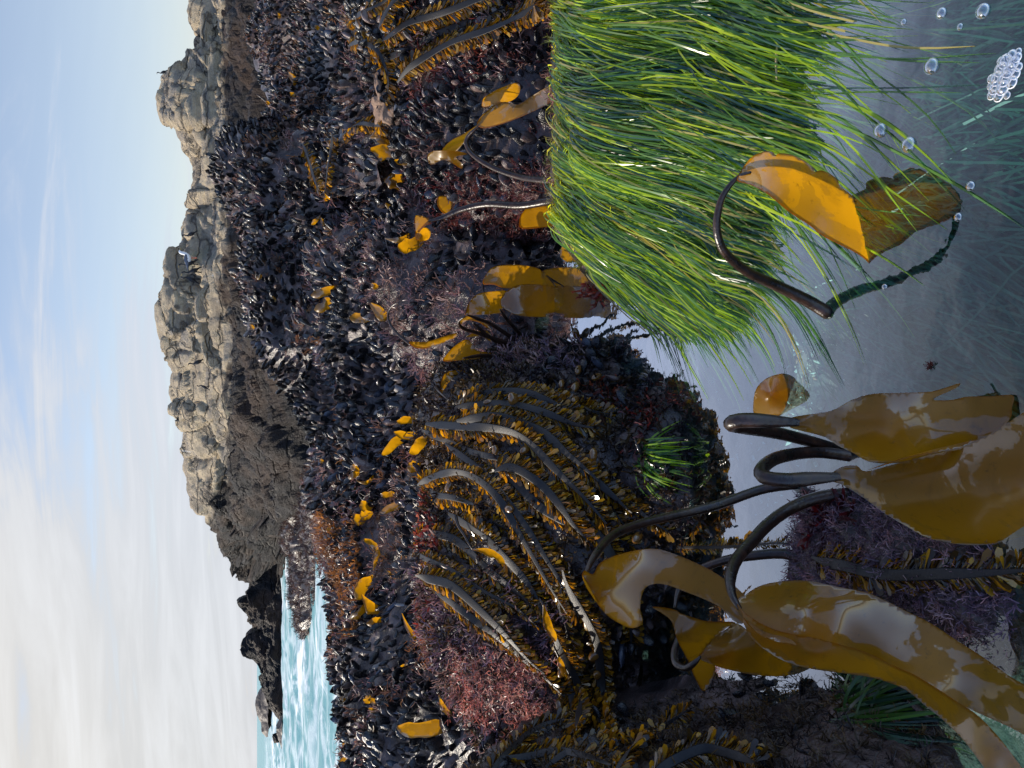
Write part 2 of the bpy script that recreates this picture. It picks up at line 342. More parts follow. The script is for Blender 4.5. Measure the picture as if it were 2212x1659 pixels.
R5 = rock('mussel_boulder', 'big mussel covered boulder rising in the middle distance', [
 (250, [(890, 2.85), (800, 3.1), (720, 3.5), (655, 3.9), (610, 4.4)]),
 (300, [(895, 2.85), (790, 3.15), (700, 3.6), (620, 4.0), (556, 4.4)]),
 (350, [(895, 2.85), (780, 3.2), (680, 3.7), (580, 4.2), (515, 4.6)]),
 (450, [(890, 2.85), (770, 3.2), (660, 3.7), (570, 4.2), (513, 4.5)]),
 (600, [(900, 2.75), (780, 3.0), (680, 3.4), (590, 3.9), (517, 4.3)]),
 (680, [(915, 2.65), (800, 2.9), (710, 3.25), (640, 3.6), (578, 4.0)]),
 (780, [(940, 2.55), (850, 2.8), (750, 3.1), (700, 3.3), (645, 3.6)]),
 (900, [(945, 2.5), (850, 2.75), (780, 3.0), (730, 3.2), (690, 3.5)]),
 (1000, [(930, 2.5), (850, 2.7), (790, 2.85), (745, 3.0), (712, 3.25)]),
 (1100, [(930, 2.5), (870, 2.65), (820, 2.8), (780, 2.95), (750, 3.1)])], nu=90, nv=150, amp=.17, s=1.9, back=1.0)
R6 = rock('mussel_ledge', 'long mussel ledge on the left in front of the sea', [
 (960, [(930, 2.5), (860, 2.7), (790, 3.0), (740, 3.3), (712, 3.5)]),
 (1010, [(930, 2.45), (850, 2.7), (780, 3.0), (725, 3.4), (700, 3.7)]),
 (1100, [(940, 2.35), (850, 2.65), (780, 2.95), (720, 3.4), (695, 3.7)]),
 (1200, [(945, 2.28), (870, 2.45), (780, 2.85), (720, 3.3), (692, 3.6)]),
 (1300, [(950, 2.2), (870, 2.4), (800, 2.65), (750, 2.9), (722, 3.1)]),
 (1400, [(960, 2.1), (880, 2.3), (810, 2.55), (765, 2.8), (738, 3.0)]),
 (1550, [(1010, 1.9), (900, 2.1), (820, 2.35), (775, 2.6), (742, 2.85)]),
 (1700, [(1060, 1.75), (940, 1.95), (840, 2.25), (780, 2.5), (742, 2.75)]),
 (1900, [(1060, 1.75), (940, 1.95), (840, 2.25), (780, 2.5), (742, 2.75)])], nu=80, nv=150, amp=.075, s=2.8, back=.9, zb=-.6)
R7 = rock('mussel_bench', 'broad sloping mussel bench on the right below the headland', [
 (-420, [(830, 2.8), (720, 3.7), (650, 4.9), (600, 6.2), (566, 7.3)]),
 (0, [(830, 2.8), (720, 3.7), (650, 4.9), (600, 6.2), (562, 7.3)]),
 (150, [(840, 2.8), (730, 3.6), (660, 4.7), (610, 5.8), (572, 6.8)]),
 (250, [(860, 2.8), (760, 3.3), (680, 4.2), (625, 5.2), (588, 6.0)]),
 (330, [(880, 2.8), (800, 3.1), (720, 3.7), (660, 4.5), (620, 5.2)]),
 (420, [(880, 2.8), (830, 3.0), (770, 3.4), (720, 4.0), (690, 4.5)])], nu=90, nv=130, amp=.17, s=1.5, back=1.5)
R8 = rock('shore_rock', 'dark wet foreground rock at the lower left with shiny gravel', [
 (1440, [(1990, .70), (1940, .725), (1890, .75), (1850, .78), (1820, .81)]),
 (1480, [(1990, .69), (1920, .725), (1850, .765), (1790, .81), (1750, .85)]),
 (1518, [(1990, .68), (1880, .735), (1790, .80), (1720, .86), (1670, .92)]),
 (1545, [(2010, .66), (1860, .735), (1730, .83), (1610, .95), (1530, 1.05)]),
 (1572, [(2030, .645), (1850, .72), (1670, .85), (1490, 1.02), (1400, 1.15)]),
 (1612, [(2060, .62), (1850, .69), (1600, .84), (1350, 1.04), (1190, 1.24)]),
 (1680, [(2100, .58), (1850, .64), (1550, .80), (1300, 1.0), (1100, 1.2)]),
 (1850, [(2100, .56), (1850, .62), (1500, .78), (1150, .96), (880, 1.15)]),
 (2020, [(2100, .50), (1500, .58), (1000, .68), (760, .84), (590, 1.02)]),  # unseen taller end beyond the left edge, raised to shade the near kelp
 (2300, [(2100, .50), (1500, .58), (1000, .68), (750, .84), (570, 1.02)]),
 (2900, [(2100, .56), (1700, .66), (1200, .80), (800, .94), (560, 1.06)])], amp=.02, s=11., back=.3)
R9 = rock('coralline_rock', 'pink coralline crusted rock just breaking the water in the foreground', [
 (1050, [(1960, .70), (1910, .735), (1860, .77), (1820, .805), (1790, .83)]),
 (1110, [(2050, .638), (1960, .675), (1880, .735), (1800, .79), (1760, .84)]),
 (1190, [(2150, .577), (2030, .63), (1900, .71), (1800, .785), (1740, .845)]),
 (1280, [(2200, .556), (2080, .605), (1950, .675), (1830, .76), (1750, .84)]),
 (1360, [(2200, .556), (2130, .585), (2050, .628), (1960, .685), (1880, .75)]),
 (1450, [(2200, .566), (2150, .587), (2080, .625), (2020, .66), (1970, .69)])], amp=.014, s=16., back=.12, zb=-.15)
# ------------------------------------------------------------------ headland with blocky sandstone
def lin(Y, tab, k): return float(np.interp(Y, [r[0] for r in tab], [r[k] for r in tab]))
CREST = [(-300,440),(0,434),(30,430),(47,428),(60,431),(65,447),(77,446),(92,431),(121,428),(133,394),(149,359),(161,353),(198,354),(206,346),(258,349),(267,386),(274,397),(317,404),(337,418),(372,423),(411,421),(456,415),(470,404),(483,397),(520,394),(543,388),(557,377),(570,371),(605,369),(615,361),(640,348),(659,341),(684,340),(731,346),(758,356),(773,355),(803,377),(823,371),(855,373),(870,379),(878,370),(890,366),(897,383),(919,386),(926,403),(952,402),(981,396),(1021,403),(1083,409),(1100,413),(1116,444),(1130,445),(1165,472),(1197,485),(1214,495),(1222,511),(1234,516),(1249,526),(1273,551),(1283,536),(1302,509),(1321,523),(1339,549),(1363,560),(1374,545),(1382,538),(1408,538),(1436,554),(1477,572),(1508,592),(1554,603),(1600,611)]
#        Y, footX, footd, midX, midd, tideX, tided, crestd
BASE = [(-300,600,9.5,556,13,512,20,26),(0,600,9.5,556,13,512,20,26),(300,620,9.5,565,13.5,508,20,26),(600,650,10,575,15,500,21,26),(800,672,11,600,15.5,502,22.5,27),(893,694,12.6,608,15.8,497,23.3,27.6),(908,675,13.7,606,16,495,23.6,27.7),(996,675,13.9,608,17,497,25,29),(1010,698,13.3,606,17.3,498,25.2,29.2),(1100,698,13.4,604,18.5,505,26.5,30),(1170,650,20,590,26,540,30,33),(1234,609,37,590,37.5,560,38.3,40),(1400,609,37,595,37.6,580,38.4,40),(1600,614,35,613,36,612,37,38)]
def headland():
    nv, nu, nf = 760, 200, 168; rows = []
    for Y in np.linspace(-300, 1600, nv):
        cx = lin(Y, CREST, 1); fx, fd, mx, md, tx, td, cd = [lin(Y, BASE, k) for k in range(1, 8)]
        tx = max(tx, cx+4); mx = max(mx, tx+3); fx = max(fx, mx+2)
        pr = [(fx, fd), (mx, md), (tx, td), (tx+(cx-tx)*.5, td+(cd-td)*.35), (cx, cd)]
        pts = np.array([tuple(P(X, Y, d)) for X, d in pr]); pts[0][2] -= .25
        f, _ = arc_resample(pts[:, :], nf); c = pts[-1]
        bk = np.array([c, c+np.array([0, .5, -.1]), c+np.array([0, 2.2, -.4*(c[2]+1)]), [c[0], c[1]+3.5, -1.2]])
        b, _ = arc_resample(bk, nu-nf+1); rows.append(np.vstack([f, b[1:]]))
    G = np.array(rows); N = nrm(np.cross(np.gradient(G, axis=0), np.gradient(G, axis=1)))
    N = N*np.sign((N*np.array([0, -.7, .7])).sum(-1, keepdims=True)+1e-9)
    V = G.reshape(-1, 3); N = N.reshape(-1, 3); out = V.copy()
    ui = np.tile(np.arange(nu), nv)
    for i in range(len(V)):
        p = Vector(V[i]); 
        if ui[i] > nf+16: continue
        wv = Vector((noise.noise(p*.8+Vector((7, 1, 3))), noise.noise(p*.8+Vector((2, 9, 5))), noise.noise(p*.6+Vector((4, 6, 8)))*.7))*.28
        q = (p+wv); q1 = Vector((q.x*.27+q.z*.10, q.y*.2, q.z*.95-q.x*.10))
        d, pt = noise.voronoi(q1, distance_metric='DISTANCE', exponent=2.5)
        h = (math.sin(pt[0].x*91.7+pt[0].z*47.3)*43758.5) % 1.0
        e = d[1]-d[0]; blk = min(1, e/.22)**.6
        q2 = Vector((q.x*.75, q.y*.5, q.z*2.7-q.x*.30)); d2, pt2 = noise.voronoi(q2, distance_metric='DISTANCE', exponent=2.5)
        h2 = (math.sin(pt2[0].x*71.3+pt2[0].z*37.1)*43758.5) % 1.0
        e2 = d2[1]-d2[0]; blk2 = min(1, e2/.2)**.6
        top = min(1.0, max(0.0, (p.z-.9)/.8)) if p.x > -6 else .3
        a = (blk-.85)*.34+(h-.5)*.30
        a2 = (blk2-.7)*.14+(h2-.5)*.16
        st = (p.z+.22*p.x*.35+noise.noise(p*.45)*.5)*1.15; fs = st-math.floor(st); step = (min(1, fs/.75)**1.5-.5)*.60*(.6+.8*noise.noise(Vector((p.x*.3, p.y*.3, math.floor(st)*3.3)))); rough = step+noise.fractal(p*2.2, .75, 2.1, 6)*.10+noise.fractal(Vector((p.x*.5, p.y*.5, p.z*1.4)), .9, 2, 4)*.22
        crest = min(1.0, abs(ui[i]-(nf-1))/9.0); kk = .25+.75*crest     # keep the skyline
        out[i] = V[i]+N[i]*((a*top+a2*(.35+.65*top)+rough*(1.6-.85*top))*kk)
    o = mk('headland', out, grid_faces(nv, nu), M_HEAD); tag(o, 'blocky tan sandstone headland with a dark barnacled foot', 'headland', kind='structure')
    return out, nu, nf
HV, HNU, HNF = headland()
REEF = rock('reef', 'dark weedy reef finger running out into the white water', [
 (1000, [(694, 13.3), (680, 14), (665, 15), (655, 16), (645, 17)]),
 (1100, [(696, 13.6), (675, 14.6), (650, 16), (630, 17.5), (618, 18.5)]),
 (1180, [(698, 14.2), (675, 15.2), (650, 16.5), (630, 18), (617, 19.5)]),
 (1234, [(697, 14.6), (680, 15.3), (658, 16.8), (640, 18.2), (628, 19.5)]),
 (1300, [(685, 15.6), (672, 16.2), (655, 17.2), (645, 18.2), (637, 19)]),
 (1350, [(672, 17), (664, 17.4), (655, 18), (648, 18.6), (643, 19)]),
 (1374, [(668, 18.2), (665, 18.5), (662, 18.8), (660, 19), (658, 19.3)])], nu=50, nv=110, amp=.22, s=1.6, back=1.2, zb=-1.0)
M_ISLE = m_plain('islet_rock', (.045, .035, .032), .6, .3, bs=3.0, bd=.2)
def islet(label, pts, d0, dback):
    st = []
    for Y, xf, xc in pts: st.append((Y, [(xf, d0), (xf*.6+xc*.4, d0*1.01), (xc, d0*1.03)]))
    return rock('sea_rock', label, st, nu=40, nv=60, amp=.14, s=.9, back=dback, zb=-1.2, mat=M_ISLE, cat='sea rock')
islet('low dark rock out at sea on the horizon', [(1482, 574, 573), (1492, 575, 562), (1510, 577, 556), (1525, 578, 553), (1545, 578, 555), (1560, 579, 563), (1580, 578, 565), (1592, 578, 576)], 58, 3)
islet('small jagged rock awash beyond the point of the headland', [(1555, 608, 606), (1575, 609, 594), (1595, 609, 600), (1615, 611, 605), (1640, 612, 610)], 34, 2)
islet('tiny brown rock nearest to the tip of the headland in the surf', [(1502, 600, 598), (1518, 601, 582), (1535, 601, 586), (1550, 602, 600)], 42, 2)
# ------------------------------------------------------------------ ground, pool, sea
def sheet(name, xs, ys, fz, mat, lab, cat, amp=0, s=5):
    X, Y = np.meshgrid(xs, ys, indexing='ij'); Z = fz(X, Y); V = np.stack([X, Y, Z], -1).reshape(-1, 3)
    if amp: V[:, 2] += fbm_arr(V*[1, 1, 0], s, 5, 1.3)*amp
    o = mk(name, V, grid_faces(len(xs), len(ys)), mat); return tag(o, lab, cat, kind='structure'), V
def gz(X, Y):
    z = np.interp(Y, [-3, .2, .5, 1.0, 1.7, 2.1, 2.6, 3.4, 4.5, 6, 8, 12], [-.05, -.09, -.11, -.13, -.14, -.10, .06, .18, .20, .0, -.6, -.9])
    r = np.clip((X-1.0)/1.5, 0, 1)*np.clip((Y-2)/1.5, 0, 1); z = z*(1-r)+r*np.interp(Y, [2, 4, 9, 12], [.1, .25, .5, .3])
    return z
FL, FLV = sheet('pool_floor', np.linspace(-2.2, 2.2, 170), np.linspace(-1.0, 3.2, 170), gz, M_FLOOR, 'mottled rocky floor of the tide pool', 'pool floor', .045, 6.)
sheet('shore_ground', np.linspace(-14, 14, 120), np.linspace(-6, 13, 100), lambda X, Y: np.where((np.abs(X) < 2.1) & (Y > -.9) & (Y < 3.1), gz(X, Y)-.25, gz(X, Y)-.03), M_ROCK, 'dark rocky ground of the shore between the outcrops', 'ground', .05, 2.)
xs = np.linspace(-1.9, 1.9, 8); ys = np.linspace(-.6, 2.25, 8)
sheet('tide_pool_water', xs, ys, lambda X, Y: X*0, M_WATER, 'still clear tide pool water mirroring the pale sky', 'water')
ang = np.radians(np.concatenate([np.linspace(-75, -34, 30), np.linspace(-33.8, 2, 420), np.linspace(4, 70, 30)])); rad = np.concatenate([np.geomspace(8.0, 70, 300), np.geomspace(75, 8000, 60)])
A, R_ = np.meshgrid(ang, rad, indexing='ij'); SV = np.stack([np.sin(A)*R_, np.cos(A)*R_, np.full_like(A, -.42)], -1).reshape(-1, 3)
amp = np.interp(np.hypot(SV[:, 0], SV[:, 1]), [8, 15, 40, 90, 300], [.06, .11, .2, .2, 0])
SV[:, 2] += np.array([noise.fractal(Vector((p[0]*.30, p[1]*.75, 0)), .9, 2.0, 3) for p in SV])*amp
tag(mk('sea', SV, grid_faces(len(ang), len(rad)), M_SEA), 'turquoise sea streaked with white foam', 'sea', kind='structure')
M_PUD = M_WATER
def puddle(poly, z, lab):
    V = [tuple(PZ(x, y, z)) for x, y in poly]; 
    o = mk('tide_pool_water', V, [np.array([list(range(len(V)))])], M_WATER); tag(o, lab, 'water', kind='structure')
puddle([(872, 340), (880, 430), (935, 450), (950, 400), (930, 340)], .155, 'little puddle glinting between the mussel rocks')
puddle([(676, 905), (678, 1000), (745, 1010), (745, 905)], -.2, 'blue slip of water behind the mussel boulder')
# ------------------------------------------------------------------ ray helpers on the built rocks
_v, _f, _o = [], [], 0
for r in ROCKS.values():
    _v.append(r['V']); _f.append(r['F']+_o); _o += len(r['V'])
_v = np.vstack(_v); _f = np.vstack(_f)
BVH = BVHTree.FromPolygons([tuple(p) for p in _v], [tuple(int(i) for i in q) for q in _f])
R1T = BVHTree.FromPolygons([tuple(p) for p in R1['V']], [tuple(int(i) for i in q) for q in R1['F']])
def hit(X, Y, dflt=2.0, zmin=-.005):
    v = ray(X, Y); h = BVH.ray_cast(CAM, v.normalized(), 30)
    if h[0] is not None and h[0].z > zmin: return h[0], h[1]
    if X > 1150: return PZ(X, Y, 0.0), Vector((0, 0, 1))
    return P(X, Y, dflt), Vector((0, -.6, .8))
# ------------------------------------------------------------------ mussels
def mussel_tpl(nr, ns, bend=.1, fat=1.0, seed=0):
    tt = np.linspace(.03, .995, nr); V = []; W = []
    r = np.random.default_rng(seed)
    for tq in tt:
        w = .27*(tq**.55)*(1-tq**5)**.5+.005; h = .17*fat*(tq**.6)*(1-tq**3.2)**.7+.004
        a = np.linspace(0, 2*np.pi, ns, endpoint=False)
        x = w*np.cos(a)*(1+.12*(np.cos(a) > 0))+bend*math.sin(tq*math.pi); y = h*np.sign(np.sin(a))*np.abs(np.sin(a))**.85
        V.append(np.stack([x, y, np.full(ns, tq)], 1)); W.append(.8+.35*np.abs(np.cos(a))**6*tq+.5*max(0, .25-tq)*4+(.12 if int(tq*14) % 2 else -.08))
    V = np.vstack(V+[np.array([[bend*.2, 0, 0], [bend*.1, 0, 1.0]])]); W = np.concatenate(W+[np.array([1.6, 1.2])])
    F = grid_faces(nr, ns, True); k = np.arange(ns); b = nr*ns
    c = np.stack([np.full(ns, b), np.full(ns, b), (k+1) % ns, k], 1)[:, [0, 2, 3]]
    c2 = np.stack([np.full(ns, b+1), (nr-1)*ns+k, (nr-1)*ns+(k+1) % ns], 1)
    F = np.vstack([F, np.hstack([c, c[:, 2:3]]), np.hstack([c2, c2[:, 2:3]])])      # degenerate quads, cleaned below
    return V, F, W
def clean(F):
    q = F[F[:, 2] != F[:, 3]]; tri = F[F[:, 2] == F[:, 3]][:, :3]; return q, tri
MT_HI = [mussel_tpl(11, 14, b, f, i) for i, (b, f) in enumerate([(.10, 1.0), (.05, 1.15), (.14, .9), (-.10, 1.0)])]
MT_LO = [mussel_tpl(6, 8, b, f, i) for i, (b, f) in enumerate([(.10, 1.0), (.05, 1.15), (-.12, .9)])]
def surf_sample(r, n, lo=0, hi=None, margin=240):
    """area weighted points on the front of a rock that fall in frame"""
    V, F, nu, nf = r['V'], r['F'], r['nu'], r['nf']
    col = np.tile(np.arange(nu-1), r['nv']-1); hi = nf+3 if hi is None else hi
    Q = F[(col >= lo) & (col < hi)]
    a, b, c, d = [V[Q[:, k]] for k in range(4)]
    n3 = np.cross(c-a, d-b); ar = np.linalg.norm(n3, axis=1)/2; n3 = nrm(n3)
    n3 *= np.sign((n3*np.array([0, -.6, .8])).sum(1, keepdims=True)+1e-9)
    cx, cy, dep = proj((a+b+c+d)/4)
    ok = (cx > -margin) & (cx < 2212+margin) & (cy > -margin) & (cy < 1659+margin); ar = np.where(ok, ar, 0)
    k = RNG.choice(len(Q), n, p=ar/ar.sum()); u = RNG.random((n, 1)); v = RNG.random((n, 1))
    p = (a[k]*(1-u)+b[k]*u)*(1-v)+(d[k]*(1-u)+c[k]*u)*v
    return p, n3[k], ar.sum()
def poisson(p, dist):
    """greedy thinning on a grid, dist may be an array"""
    dist = np.broadcast_to(dist, len(p)); cell = dist.max(); G = {}; keep = []
    for i in range(len(p)):
        q = p[i]; key = tuple((q//cell).astype(int)); ok = True
        for dx in (-1, 0, 1):
            for dy in (-1, 0, 1):
                for dq in (-1, 0, 1):
                    for j in G.get((key[0]+dx, key[1]+dy, key[2]+dq), ()):
                        if ((p[j]-q)**2).sum() < dist[i]**2: ok = False; break
                    if not ok: break
                if not ok: break
            if not ok: break
        if ok: G.setdefault(key, []).append(i); keep.append(i)
    return np.array(keep)
M_MUS = m_vcol('mussel_shell', .27, .42, 260, .003, .12)
def n_at(p, s, seed): return np.array([noise.noise(Vector(q)*s+Vector((seed, seed, seed))) for q in p])
ALLM = []
def bed(r, size, gap, dens_mask=None, brown=.14, jitter=.36, up=.30, nmax=48000):
    p, n, area = surf_sample(r, min(nmax, int(area_est(r)/(gap*gap)*2.6)))
    if dens_mask is not None:
        X, Y, _ = proj(p); k = dens_mask(X, Y, p); p, n = p[k], n[k]
    keep = poisson(p, gap); p, n = p[keep], n[keep]
    m = len(p); ax = nrm(n*.75+np.array([0, -.1, up])+RNG.normal(0, jitter, (m, 3))*.75)
    sw = np.stack([n_at(p, 3.1, 11.), n_at(p, 3.1, 17.), n_at(p, 3.1, 23.)], 1); ax = nrm(ax+sw*.9)
    L = size*RNG.uniform(.6, 1.3, m)*(1+.25*n_at(p, 2.5, 4.))
    c = np.tile(np.array([[.008, .008, .010]]), (m, 1))*RNG.uniform(.6, 1.9, (m, 1))
    u = RNG.random(m); br = brown*(1+1.6*n_at(p, 3.0, 9.))
    c[u < br] = np.array([.085, .06, .055])*RNG.uniform(.5, 1.9, ((u < br).sum(), 1))
    bl = (u > .92); c[bl] = np.array([.035, .042, .062])*RNG.uniform(.6, 1.5, (bl.sum(), 1))
    pa = (u > .975); c[pa] = np.array([.24, .21, .19])*RNG.uniform(.6, 1.2, (pa.sum(), 1))
    ALLM.append(dict(p=p-ax*L[:, None]*.34, ax=ax, L=L, c=c, spin=RNG.uniform(0, 6.28, m), r=r))
def area_est(r): return surf_sample(r, 10)[2]
bed(R3, .052, .0205, lambda X, Y, p: n_at(p, 4., 1.) > -.6)
bed(R4, .050, .022, lambda X, Y, p: (n_at(p, 4.5, 2.) > -.02) & ~((Y > 690) & (X > 860) & (X < 1100) & (RNG.random(len(p)) < .8)), brown=.3)
bed(R5, .060, .0255, lambda X, Y, p: n_at(p, 2.6, 3.) > -.55, brown=.22)
bed(R6, .054, .0240, lambda X, Y, p: n_at(p, 3.2, 5.) > -.25-.2*(Y > 1250), brown=.2)
bed(R7, .068, .033, lambda X, Y, p: n_at(p, 1.8, 6.) > -.8, brown=.24)
bed(R2, .045, .024, lambda X, Y, p: ((Y < 835) & (X > 1180)) | ((X > 1330) & (n_at(p, 6., 2.) > .15)) | ((Y > 1540) & (X < 1250)))
bed(R8, .034, .020, lambda X, Y, p: n_at(p, 9., 2.) > .18, jitter=.9)
pick = []
for bi, B in enumerate(ALLM):
    tip = B['p']+B['ax']*B['L'][:, None]*.85; X, Y, dep = proj(tip); s = B['L']/dep
    for k in np.where((X > 0) & (X < 2212) & (Y > 0) & (Y < 1659))[0]: pick.append((s[k], bi, k))
pick.sort(key=lambda q: -q[0]); chosen = {}; nsel = 0
for s, bi, k in pick:
    B = ALLM[bi]; tip = Vector(B['p'][k]+B['ax'][k]*B['L'][k]*.9); v = tip-CAM
    h = BVH.ray_cast(CAM, v.normalized(), v.length-.012)
    X, Y, _ = proj(np.array([tip]))
    if h[0] is not None: continue
    if bi in (5,) and X[0] < 1330 and Y[0] > 840: continue
    if X[0] > 1205 and Y[0] < 500: continue
    chosen.setdefault(bi, []).append(k); nsel += 1
    if nsel >= 300: break
BEDNAME = {0: ('black mussel packed in the bed behind the surfgrass', 'mussels on the rock behind the surfgrass'),
 1: ('mussel wedged in pink weed on the low middle knoll', 'mussels on the middle knoll'),
 2: ('mussel clustered on the big middle distance boulder', 'mussels on the big boulder'),
 3: ('mussel crowded on the left ledge before the sea', 'mussels on the left ledge'),
 4: ('mussel on the broad right hand bench below the headland', 'mussels on the right bench'),
 5: ('dark mussel clinging to the kelp draped boulder at the pool', 'mussels on the kelp boulder'),
 6: ('small dark mussel on the wet lower left foreground rock', 'mussels on the lower left rock')}
first = {}
for bi, ks in chosen.items():
    B = ALLM[bi]; R = rand_rot(B['ax'], B['spin'])
    for k in ks:
        ti = int(k) % 4; V, Fq, W = MT_HI[ti]; q, tri = clean(Fq)
        o = mk('mussel', V, [q, tri], M_MUS, W[:, None]*B['c'][k][None])
        m = Matrix(R[k].tolist()).to_4x4(); m = Matrix.Translation(Vector(B['p'][k])) @ m @ Matrix.Scale(float(B['L'][k]), 4); o.matrix_world = m
        tag(o, BEDNAME[bi][0], 'mussel', BEDNAME[bi][1])
VV, F4, F3, CC, off = [], [], [], [], 0
for bi, B in enumerate(ALLM):
    keep = np.ones(len(B['p']), bool); keep[chosen.get(bi, [])] = False
    tp = MT_HI if bi in (0, 1) else MT_LO
    k = np.where(keep)[0]
    v, f, c = merge(tp, RNG.integers(0, len(tp), len(k)), rand_rot(B['ax'][k], B['spin'][k]), B['L'][k], B['p'][k], B['c'][k])
    f = np.vstack([x.reshape(-1, 4) for x in f]); q, tri = clean(f); F4.append(q+off); F3.append(tri+off); VV.append(v); CC.append(c); off += len(v)
tag(mk('mussel_bed', np.vstack(VV), F4+F3, M_MUS, np.vstack(CC)), 'countless further black mussels crusting all the rocks', 'mussel bed', kind='stuff')
# ------------------------------------------------------------------ weed turf
def tuft_tpl(seed, nb=9, fork=2, w=.05, curl=.5, wide=1.0):
    r = np.random.default_rng(seed); V, Fq, W = [], [], []
    def strip(p, d, L, w0, segs):
        c = p.copy(); dd = d.copy(); side = nrm(np.cross(d, r.normal(size=3))); pts = []
        for s in range(segs+1):
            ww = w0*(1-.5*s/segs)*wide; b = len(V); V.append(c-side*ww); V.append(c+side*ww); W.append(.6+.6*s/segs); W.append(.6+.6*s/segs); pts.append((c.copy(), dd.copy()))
            if s: Fq.append([b-2, b-1, b+1, b])
            c = c+dd*L/segs; dd = nrm(dd+r.normal(0, curl, 3)*.45)
        return pts
    for k in range(nb):
        d = nrm(np.array([r.normal(0, .7), r.normal(0, .7), r.uniform(.5, 1)])); pts = strip(np.array([r.normal(0, .12), r.normal(0, .12), 0]), d, r.uniform(.6, 1.0), w, 3)
        for q in range(fork):
            c, dd = pts[r.integers(1, 4)]; strip(c, nrm(dd+r.normal(0, .7, 3)), r.uniform(.25, .5), w*.8, 2)
    return np.array(V), np.array(Fq), np.array(W)
def hair_tpl(seed, nb=8, w=.011):
    r = np.random.default_rng(seed); V, Fq, W = [], [], []
    for k in range(nb):
        c = np.array([r.normal(0, .15), r.normal(0, .15), 0]); d = nrm(np.array([r.normal(0, .35), r.normal(0, .35), 1])); side = nrm(np.cross(d, r.normal(size=3)))
        for s in range(6):
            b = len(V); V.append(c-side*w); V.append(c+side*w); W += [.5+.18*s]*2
            if s: Fq.append([b-2, b-1, b+1, b])
            c = c+d*.2; d = nrm(d+r.normal(0, .22, 3))
            if s in (1, 2, 3, 4):
                for q in (1, 1):
                    e = nrm(d+r.normal(0, .8, 3))*r.uniform(.1, .22); b2 = len(V); sd = nrm(np.cross(e, r.normal(size=3)))*w*.8
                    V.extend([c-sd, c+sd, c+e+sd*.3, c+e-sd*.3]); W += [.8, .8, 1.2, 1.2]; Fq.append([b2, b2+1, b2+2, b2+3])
                b3 = len(V); V.append(c-side*w); V.append(c+side*w); W += [.5+.18*s]*2; 
        # keep strips separate
    return np.array(V), np.array(Fq), np.array(W)
TT = [tuft_tpl(i) for i in range(3)]; TW = [tuft_tpl(20+i, 7, 2, .09, .7) for i in range(3)]; HT = [hair_tpl(40+i) for i in range(3)]
M_TURF = m_leaf('weed_turf', .25, .4, .4, (1.5, 1.3, 1.2), 0)
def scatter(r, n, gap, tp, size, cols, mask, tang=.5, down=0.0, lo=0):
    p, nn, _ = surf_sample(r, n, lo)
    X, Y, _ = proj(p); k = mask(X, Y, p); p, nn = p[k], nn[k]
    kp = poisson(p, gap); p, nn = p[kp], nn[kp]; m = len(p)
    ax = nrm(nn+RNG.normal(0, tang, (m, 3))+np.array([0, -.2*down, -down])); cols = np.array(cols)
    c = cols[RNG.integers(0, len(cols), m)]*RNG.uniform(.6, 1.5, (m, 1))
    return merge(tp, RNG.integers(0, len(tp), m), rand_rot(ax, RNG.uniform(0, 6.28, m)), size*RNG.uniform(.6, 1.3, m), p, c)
def stuff(name, parts, mat, lab, cat):
    V, Fs, C, off = [], [], [], 0
    for v, f, c in parts:
        for x in f: Fs.append(x.reshape(-1, x.shape[-1])+off)
        V.append(v); C.append(c); off += len(v)
    return tag(mk(name, np.vstack(V), [np.vstack(Fs)], mat, np.vstack(C), smooth=True), lab, cat, kind='stuff')
PINK = [(.20, .11, .11), (.16, .10, .12), (.24, .15, .13), (.13, .07, .06), (.30, .20, .17)]
BROWN = [(.14, .07, .045), (.20, .09, .04), (.10, .05, .035), (.26, .13, .05)]
RED = [(.12, .022, .02), (.16, .04, .028), (.08, .016, .018), (.20, .08, .06)]
PURP = [(.13, .09, .13), (.18, .12, .16), (.10, .06, .09), (.24, .17, .19)]
T = []
al = lambda X, Y, p: np.ones(len(p), bool)
T.append(scatter(R5, 9000, .045, TT, .038, PINK+BROWN, lambda X, Y, p: n_at(p, 2.6, 3.) < .06))
T.append(scatter(R7, 10000, .062, TT, .045, PINK+BROWN, lambda X, Y, p: n_at(p, 1.8, 6.) < .10))
T.append(scatter(R6, 10000, .036, TT, .038, BROWN+PINK, lambda X, Y, p: (n_at(p, 3.2, 5.) < -.1) | ((X < 790) & (Y < 1380))))
T.append(scatter(R6, 5000, .03, TW, .04, [(.32, .13, .03), (.24, .10, .03), (.16, .07, .03)], lambda X, Y, p: (X < 780) & (Y < 1380) & (n_at(p, 4., 7.) > .1)))
T.append(scatter(R4, 9000, .028, TT, .036, PINK, lambda X, Y, p: n_at(p, 4.5, 2.) < .1))
T.append(scatter(R3, 9000, .026, TT, .034, PINK+RED, lambda X, Y, p: (n_at(p, 4., 1.) < -.3) | ((Y > 370) & (Y < 520))))
T.append(scatter(R2, 9000, .02, TT, .03, PURP+PINK, lambda X, Y, p: ((Y > 1230) & (X < 1240)) | ((X > 1080) & (X < 1290) & (Y < 800))))
T.append(scatter(R9, 14000, .008, TT, .014, PURP+[(.30, .17, .18)], lambda X, Y, p: (n_at(p, 9, 2.) > -.6)))
T.append(scatter(R8, 9000, .013, TT, .018, [(.03, .02, .015), (.06, .04, .02), (.02, .015, .015), (.10, .06, .02)], al))
T.append(scatter(R2, 5000, .018, TW, .028, [(.03, .018, .012), (.05, .03, .01), (.02, .015, .02)], al))
T.append(scatter(REEF, 8000, .09, TT, .10, [(.07, .04, .03), (.12, .06, .035), (.03, .02, .022), (.02, .015, .018), (.05, .03, .035)], al))
